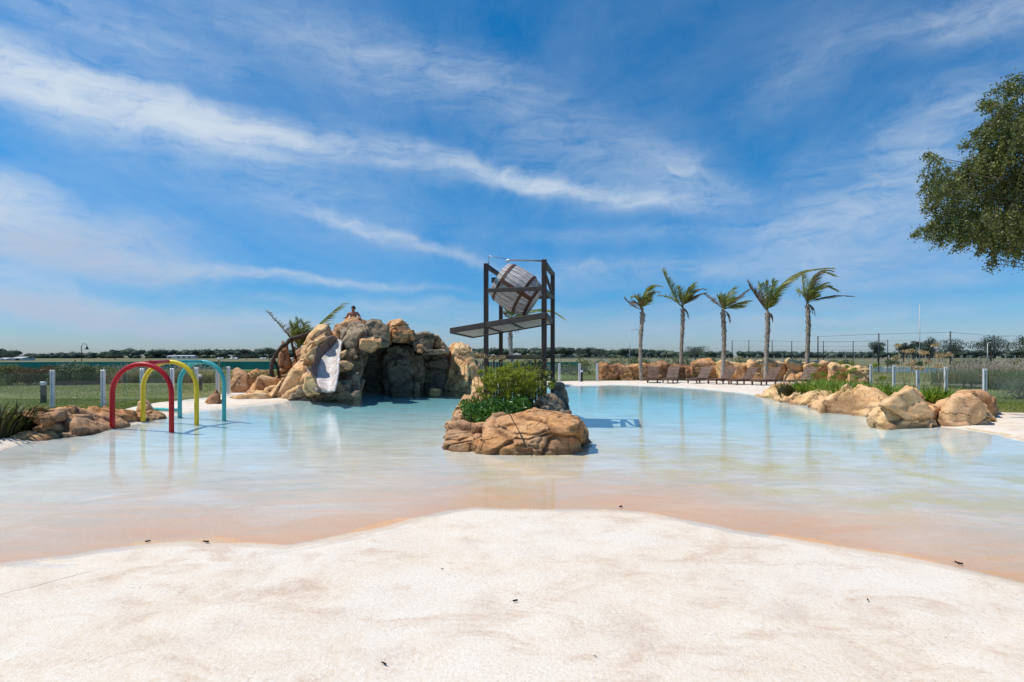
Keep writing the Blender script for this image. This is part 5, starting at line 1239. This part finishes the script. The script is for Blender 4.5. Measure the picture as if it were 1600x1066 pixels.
    mesh_np('twigs', np.stack([k-sd, k+sd, e+sd*.4, e-sd*.4], 1).reshape(-1, 3), np.arange(n*4).reshape(n, 4), M['bark'], t)
big_tree()

# ------------------------------------------------------------------ far things
def treeline():
    rg = np.random.default_rng(21); V0, F0 = ico(2); parts = []
    def top(px):
        return np.interp(px, [-600,-100,0,40,60,100,150,190,240,300,400,460,600,760,900,1000,1060,1120,1340,1420,1600,1700,2200], [546,546,548,552,556,552,553,547,549,549,548,548,549,547,546,548,551,550,552,551,548,546,546])
    for k in range(800):
        a = rg.uniform(-1.15, 1.15); d = rg.uniform(440, 560)/1.0; x = d*math.tan(a) if abs(a) < 1.1 else d*math.tan(1.1)*np.sign(a)
        px = 800+math.tan(a)*F; H = 1.6+(HY-top(px))/F*d*rg.uniform(.8, 1.25)
        for j in range(3):
            r = rg.uniform(1.5, 3.0); q = V0*np.array([r*1.3, r, r*.75])*(1+.35*fbm(V0*2.2+k*3.1+j, 2, 5))[:,None]
            parts.append((q+np.array([x+rg.uniform(-4, 4), d+rg.uniform(-3, 3), max(.8, (H-r*.6-rg.uniform(0, 2.2)*j*.6) if j < 2 else rg.uniform(.6, 1.6))]), F0))
    v, f = join(parts); qc = v[f].mean(1); sel = rg.integers(0, len(qc), 150000); c = qc[sel]+rg.normal(0, .45, (150000, 3)); c[:,2] = np.maximum(c[:,2], .2)
    u = rg.normal(size=c.shape); u /= np.linalg.norm(u, axis=1)[:,None]; w2 = np.cross(u, rg.normal(size=c.shape)); w2 /= np.linalg.norm(w2, axis=1)[:,None]; sz = rg.uniform(.4, 1.1, len(c))[:,None]
    LV = np.stack([c-u*sz, c+w2*sz*.6, c+u*sz], 1).reshape(-1, 3); LF = np.arange(len(LV)).reshape(-1, 3)
    v, f = join([(v, f), (LV, LF)]); tag(mesh_np('treeline', v, f, M['far_tree'], smooth=False), 'far dark wood along the whole horizon', kind='stuff')
treeline()
def far_tree(label, px, top, wpx, d, base_z=0, seed=0, group='single trees in front of the far wood', m_='far_tree', dens=1.0):
    b = Vector(((px-800)/F*d, d, .0)); t = thing('field_tree', label, 'tree', tuple(b), group=group); rg = np.random.default_rng(seed+int(px))
    H = EYE+(HY-top)/F*d; wd = wpx/F*d/2
    cen, rad = [], []
    for k in range(16):
        a = rg.uniform(0, 6.28); r = rg.uniform(.0, .72)*wd; z = H*rg.uniform(.42, .84)
        cen.append((math.cos(a)*r, math.sin(a)*r, z)); q = wd*rg.uniform(.26, .42); rad.append((q, q, min(q*.8, H*.16)))
    V, Fc = leaf_cloud(cen, rad, int(2600*dens), H*.045, seed+3, .8, .6); mesh_np('crown', V, Fc, M[m_], t)
    s = MB().tube([(0,0,-.1),(0,0,H*.3),(0,0,H*.55)], [H*.035,H*.028,H*.015], 7)
    s.build('trunk', M['bark'], t); s = MB()
    for c in cen[:8]: s.tube([Vector((0,0,H*.28)), Vector(c)], [H*.014, H*.005], 5)
    s.build('branches', M['bark'], t)
for lab, px, tp_, wp, d in [('round dark tree on the horizon left of the third palm',1087,539,44,190),('lone small tree far behind the right fence, left of the light mast',1372,530,28,170),
    ('thin open tree left of the tall light mast',1412,533,24,160),('forked open tree just left of the tall light mast',1427,529,26,160),('dark tree just right of the tall light mast',1452,525,36,170),
    ('broad flat-topped tree right of the light mast',1488,527,52,180),('broad dark tree near the right edge',1548,523,64,180),('tallest dark tree cut by the right edge',1604,520,70,170),
    ('umbrella-shaped tree on the horizon at the left edge',12,547,34,230),('low dark tree on the left horizon before the lamp',52,552,60,240),('wide dark tree on the horizon right of the street lamp',180,547,60,240),
    ('dark tree on the horizon above the rock hill steps',421,542,30,210),('olive-green broad tree left of the hill steps',385,551,50,230),('dark tree on the horizon between the tower and the middle fence',905,545,30,330),('rounded tree on the horizon right of the tower',940,545,36,330)]:
    far_tree(lab, px, tp_, wp, d)
# green netting fence on the left
gn = thing('green_net_fence', 'dark green shade-net fence across the far left lawn', 'fence', (-50, 66, 0)); og = Vector(gn.location)
xs_ = [(-62,58),(-55,60),(-48,62.5),(-41,64.5),(-34,66),(-27,67),(-20,68),(-12,69)]
for a, b in zip(xs_, xs_[1:]):
    a, b = Vector((*a, 0)), Vector((*b, 0)); MB().bar(a-og+Vector((.1,0,.52)), b-og+Vector((-.1,0,.52)), .02, .95).build('net_panel', M['net'], gn)
for a in xs_: MB().bar(Vector((*a, 0))-og, Vector((*a, 1.2))-og, .08).build('post', M['black'], gn)
g2 = thing('green_net_fence', 'short dark green net fence behind the middle glass fence', 'fence', (4, 58, 0)); og = Vector(g2.location)
for a, b in (((-3,58),(0,58)),((0,58),(4,58)),((4,58),(7.6,58))):
    a, b = Vector((*a, 0)), Vector((*b, 0)); MB().bar(a-og+Vector((.05,0,.55)), b-og+Vector((-.05,0,.55)), .02, .95).build('net_panel', M['net'], g2)
for x in (-3, 0, 4, 7.6): MB().bar(Vector((x,58,0))-og, Vector((x,58,1.15))-og, .07).build('post', M['black'], g2)
# tall dark court fence on the right
def court(label, pl):
    c = thing('court_fence', label, 'fence', (pl[0][0], pl[0][1], 0)); o = Vector(c.location)
    for x, y, h in pl: MB().tube([Vector((x, y, 0))-o, Vector((x, y, h))-o], .06, 8).build('post', M['black'], c)
    for (x, y, h), (x2, y2, h2) in zip(pl, pl[1:]):
        MB().tube([Vector((x, y, h-.08))-o, Vector((x2, y2, h2-.08))-o], .013, 5).build('top_rail', M['black'], c)
        w_ = MB()
        for k in range(7): z = .4+k*.45; w_.tube([Vector((x, y, z))-o, Vector((x2, y2, z))-o], .008, 3)
        w_.build('wires', M['black'], c)
def cp(px, top, d): return ((px-800)/F*d, d, EYE+(HY-top)/F*d)
court('tall dark wire fence behind the palms, rear run', [cp(1144,532,86), cp(1170,532,86), cp(1206.5,532,86), cp(1237,533,86), cp(1286.5,533,86), cp(1333,533,86), cp(1387,531,86)])
court('tall dark wire fence nearer run reaching the right edge', [cp(1278,525,62), cp(1373,521,56), cp(1485,518,54), cp(1553,524,60), cp(1640,524,60)])
def pole(name, label, px, top, d, r=.09, arm=0, m_='farpost', bell=False):
    x, y, h = cp(px, top, d); t = thing(name, label, 'street lamp', (x, y, 0))
    if bell:
        pts = [(0,0,0),(0,0,h-.5)]+[(.45-.45*math.cos(a), 0, h-.5+.5*math.sin(a)) for a in np.linspace(.3, 2.9, 9)]
        MB().tube(pts, [r]*2+[r*.6]*9, 7).build('pole', M['black'], t)
        e = Vector(pts[-1]); MB().tube([e, e-Vector((0,0,.15)), e-Vector((0,0,.35)), e-Vector((0,0,.55)), e-Vector((0,0,.60))], [.06,.10,.16,.32,.34], 12).build('lamp_shade', M['black'], t)
    else:
        MB().tube([(0,0,0),(0,0,h)], [r, r*.55], 8).build('pole', M[m_], t)
        if arm: MB().tube([(0,0,h-.05),(arm*.5,0,h+.22),(arm,0,h+.3)], r*.5, 6).build('arm', M[m_], t); MB().box((arm+.3,0,h+.3), (.7,.25,.12)).build('lamp_head', M[m_], t)
pole('street_lamp', 'curved street lamp with hanging bell shade on the left horizon', 127.5, 537, 95, .06, bell=True)
pole('street_lamp', 'pale far street lamp left of the first palm', 984, 517, 140, .11, 1.6)
pole('light_mast', 'tall thin pale light mast behind the dry stalks', 1437, 476, 110, .09)
pole('street_lamp', 'short white post lamp far right between the dark trees', 1543, 537, 120, .12, .8)
# pale field fence
ff_ = thing('field_fence', 'far pale post fence across the dry field', 'fence', (10, 150, 0)); o = Vector(ff_.location); wf = MB()
prev = None
for k in range(60):
    x = 8+k*2.35+random.uniform(-.2,.2); MB().bar(Vector((x, 150, 0))-o, Vector((x, 150, 1.5+random.uniform(-.1,.35)))-o, .09).build('post', M['farpost'], ff_)
for z in (.5, .9, 1.3): wf.tube([Vector((8, 150, z))-o, Vector((147, 150, z))-o], .015, 3)
wf.build('wires', M['farpost'], ff_)
# far houses
def house(label, px, d, w_, h, dp=6):
    x = (px-800)/F*d; t = thing('far_house', label, 'house', (x, d, 0), group='far houses on the left horizon')
    MB().box((0,0,h/2), (w_,dp,h)).build('wall', M['wall_white'], t)
    rf = MB(); rf.poly([(-w_/2-.4,-dp/2-.4,h),(w_/2+.4,-dp/2-.4,h),(w_/2+.4,0,h+.6),(-w_/2-.4,0,h+.6)], .15).poly([(-w_/2-.4,dp/2+.4,h),(w_/2+.4,dp/2+.4,h),(w_/2+.4,0,h+.6),(-w_/2-.4,0,h+.6)], .15); rf.build('roof', M['roof'], t)
    for k in range(max(1, int(w_/4))): MB().box((-w_/2+2+k*4,-dp/2-.02,h*.5), (1.4,.08,1.1)).build('window', M['black'], t)
house('small far white house at the left edge of the horizon', 12, 225, 3, .5); house('far white-roofed house left of the street lamp', 37, 215, 3.6, .9)
house('far long white building seen above the yellow arch', 292, 420, 13, 1.9); house('far low white building left of the rock hill', 272, 425, 7, 1.7)
for i, px in enumerate((345, 366, 412, 452)):
    house(f'tiny far white shed {["left of","just right of","well right of","farthest right of"][i]} the teal arch top', px, 330, 2.6+(i % 2), .3, 3)

# small debris on the beach
def debris(label, px, py, s, seed):
    rg = random.Random(seed); z = .02
    p = G(px, py, z); P2 = np.array([[p.x, p.y]]); z = float(deck_height(P2)[0][0]); p = G(px, py, z)
    z = float(deck_height(np.array([[p.x, p.y]]))[0][0]); p = Vector((p.x, p.y, max(z, .0)+.006))
    t = thing('fallen_leaf', label, 'leaf', tuple(p), rg.uniform(0, 3)); V = []
    bm = bmesh.new(); n = 7; rows = []
    for i in range(n):
        u = i/(n-1); wd = s*.35*math.sin(math.pi*(u*.9+.05)); rows.append([bm.verts.new((s*(u-.5), k*wd*.5, s*.28*abs(k)*(1 if k > 0 else .6)+s*.25*(u-.5)**2+rg.uniform(0, .05)*s)) for k in (-1, 0, 1)])
    for a, b in zip(rows, rows[1:]):
        for k in range(2): bm.faces.new((a[k], a[k+1], b[k+1], b[k]))
    r = bmesh.ops.solidify(bm, geom=bm.faces[:], thickness=s*.03)
    me = bpy.data.meshes.new('blade'); bm.to_mesh(me); bm.free(); me.materials.append(M['dleaf']); link('blade', me, t)
    MB().tube([(s*.45,0,.02*s),(s*.8,.05*s,.06*s)], s*.02, 4).build('stalk', M['dleaf'], t)
for i, (lab, px, py, s) in enumerate([('curled brown leaf on the pale beach near the bottom edge',600,1040,.035),('small brown leaf in the middle of the pale beach',805,942,.035),('dark leaf on the waterline above the left beach',322,849,.06),
   ('tiny leaf on the waterline left of the other one',231,848,.04),('tiny dark leaf at the middle waterline',970,794,.05),('dark leaf on the right waterline',1498,883,.06),('tiny dark crumb low on the right of the beach',930,1028,.018),
   ('small dark crumb on the right of the beach',1356,940,.03),('tiny dark crumb on the centre left of the beach',691,891,.02)]): debris(lab, px, py, s, i)
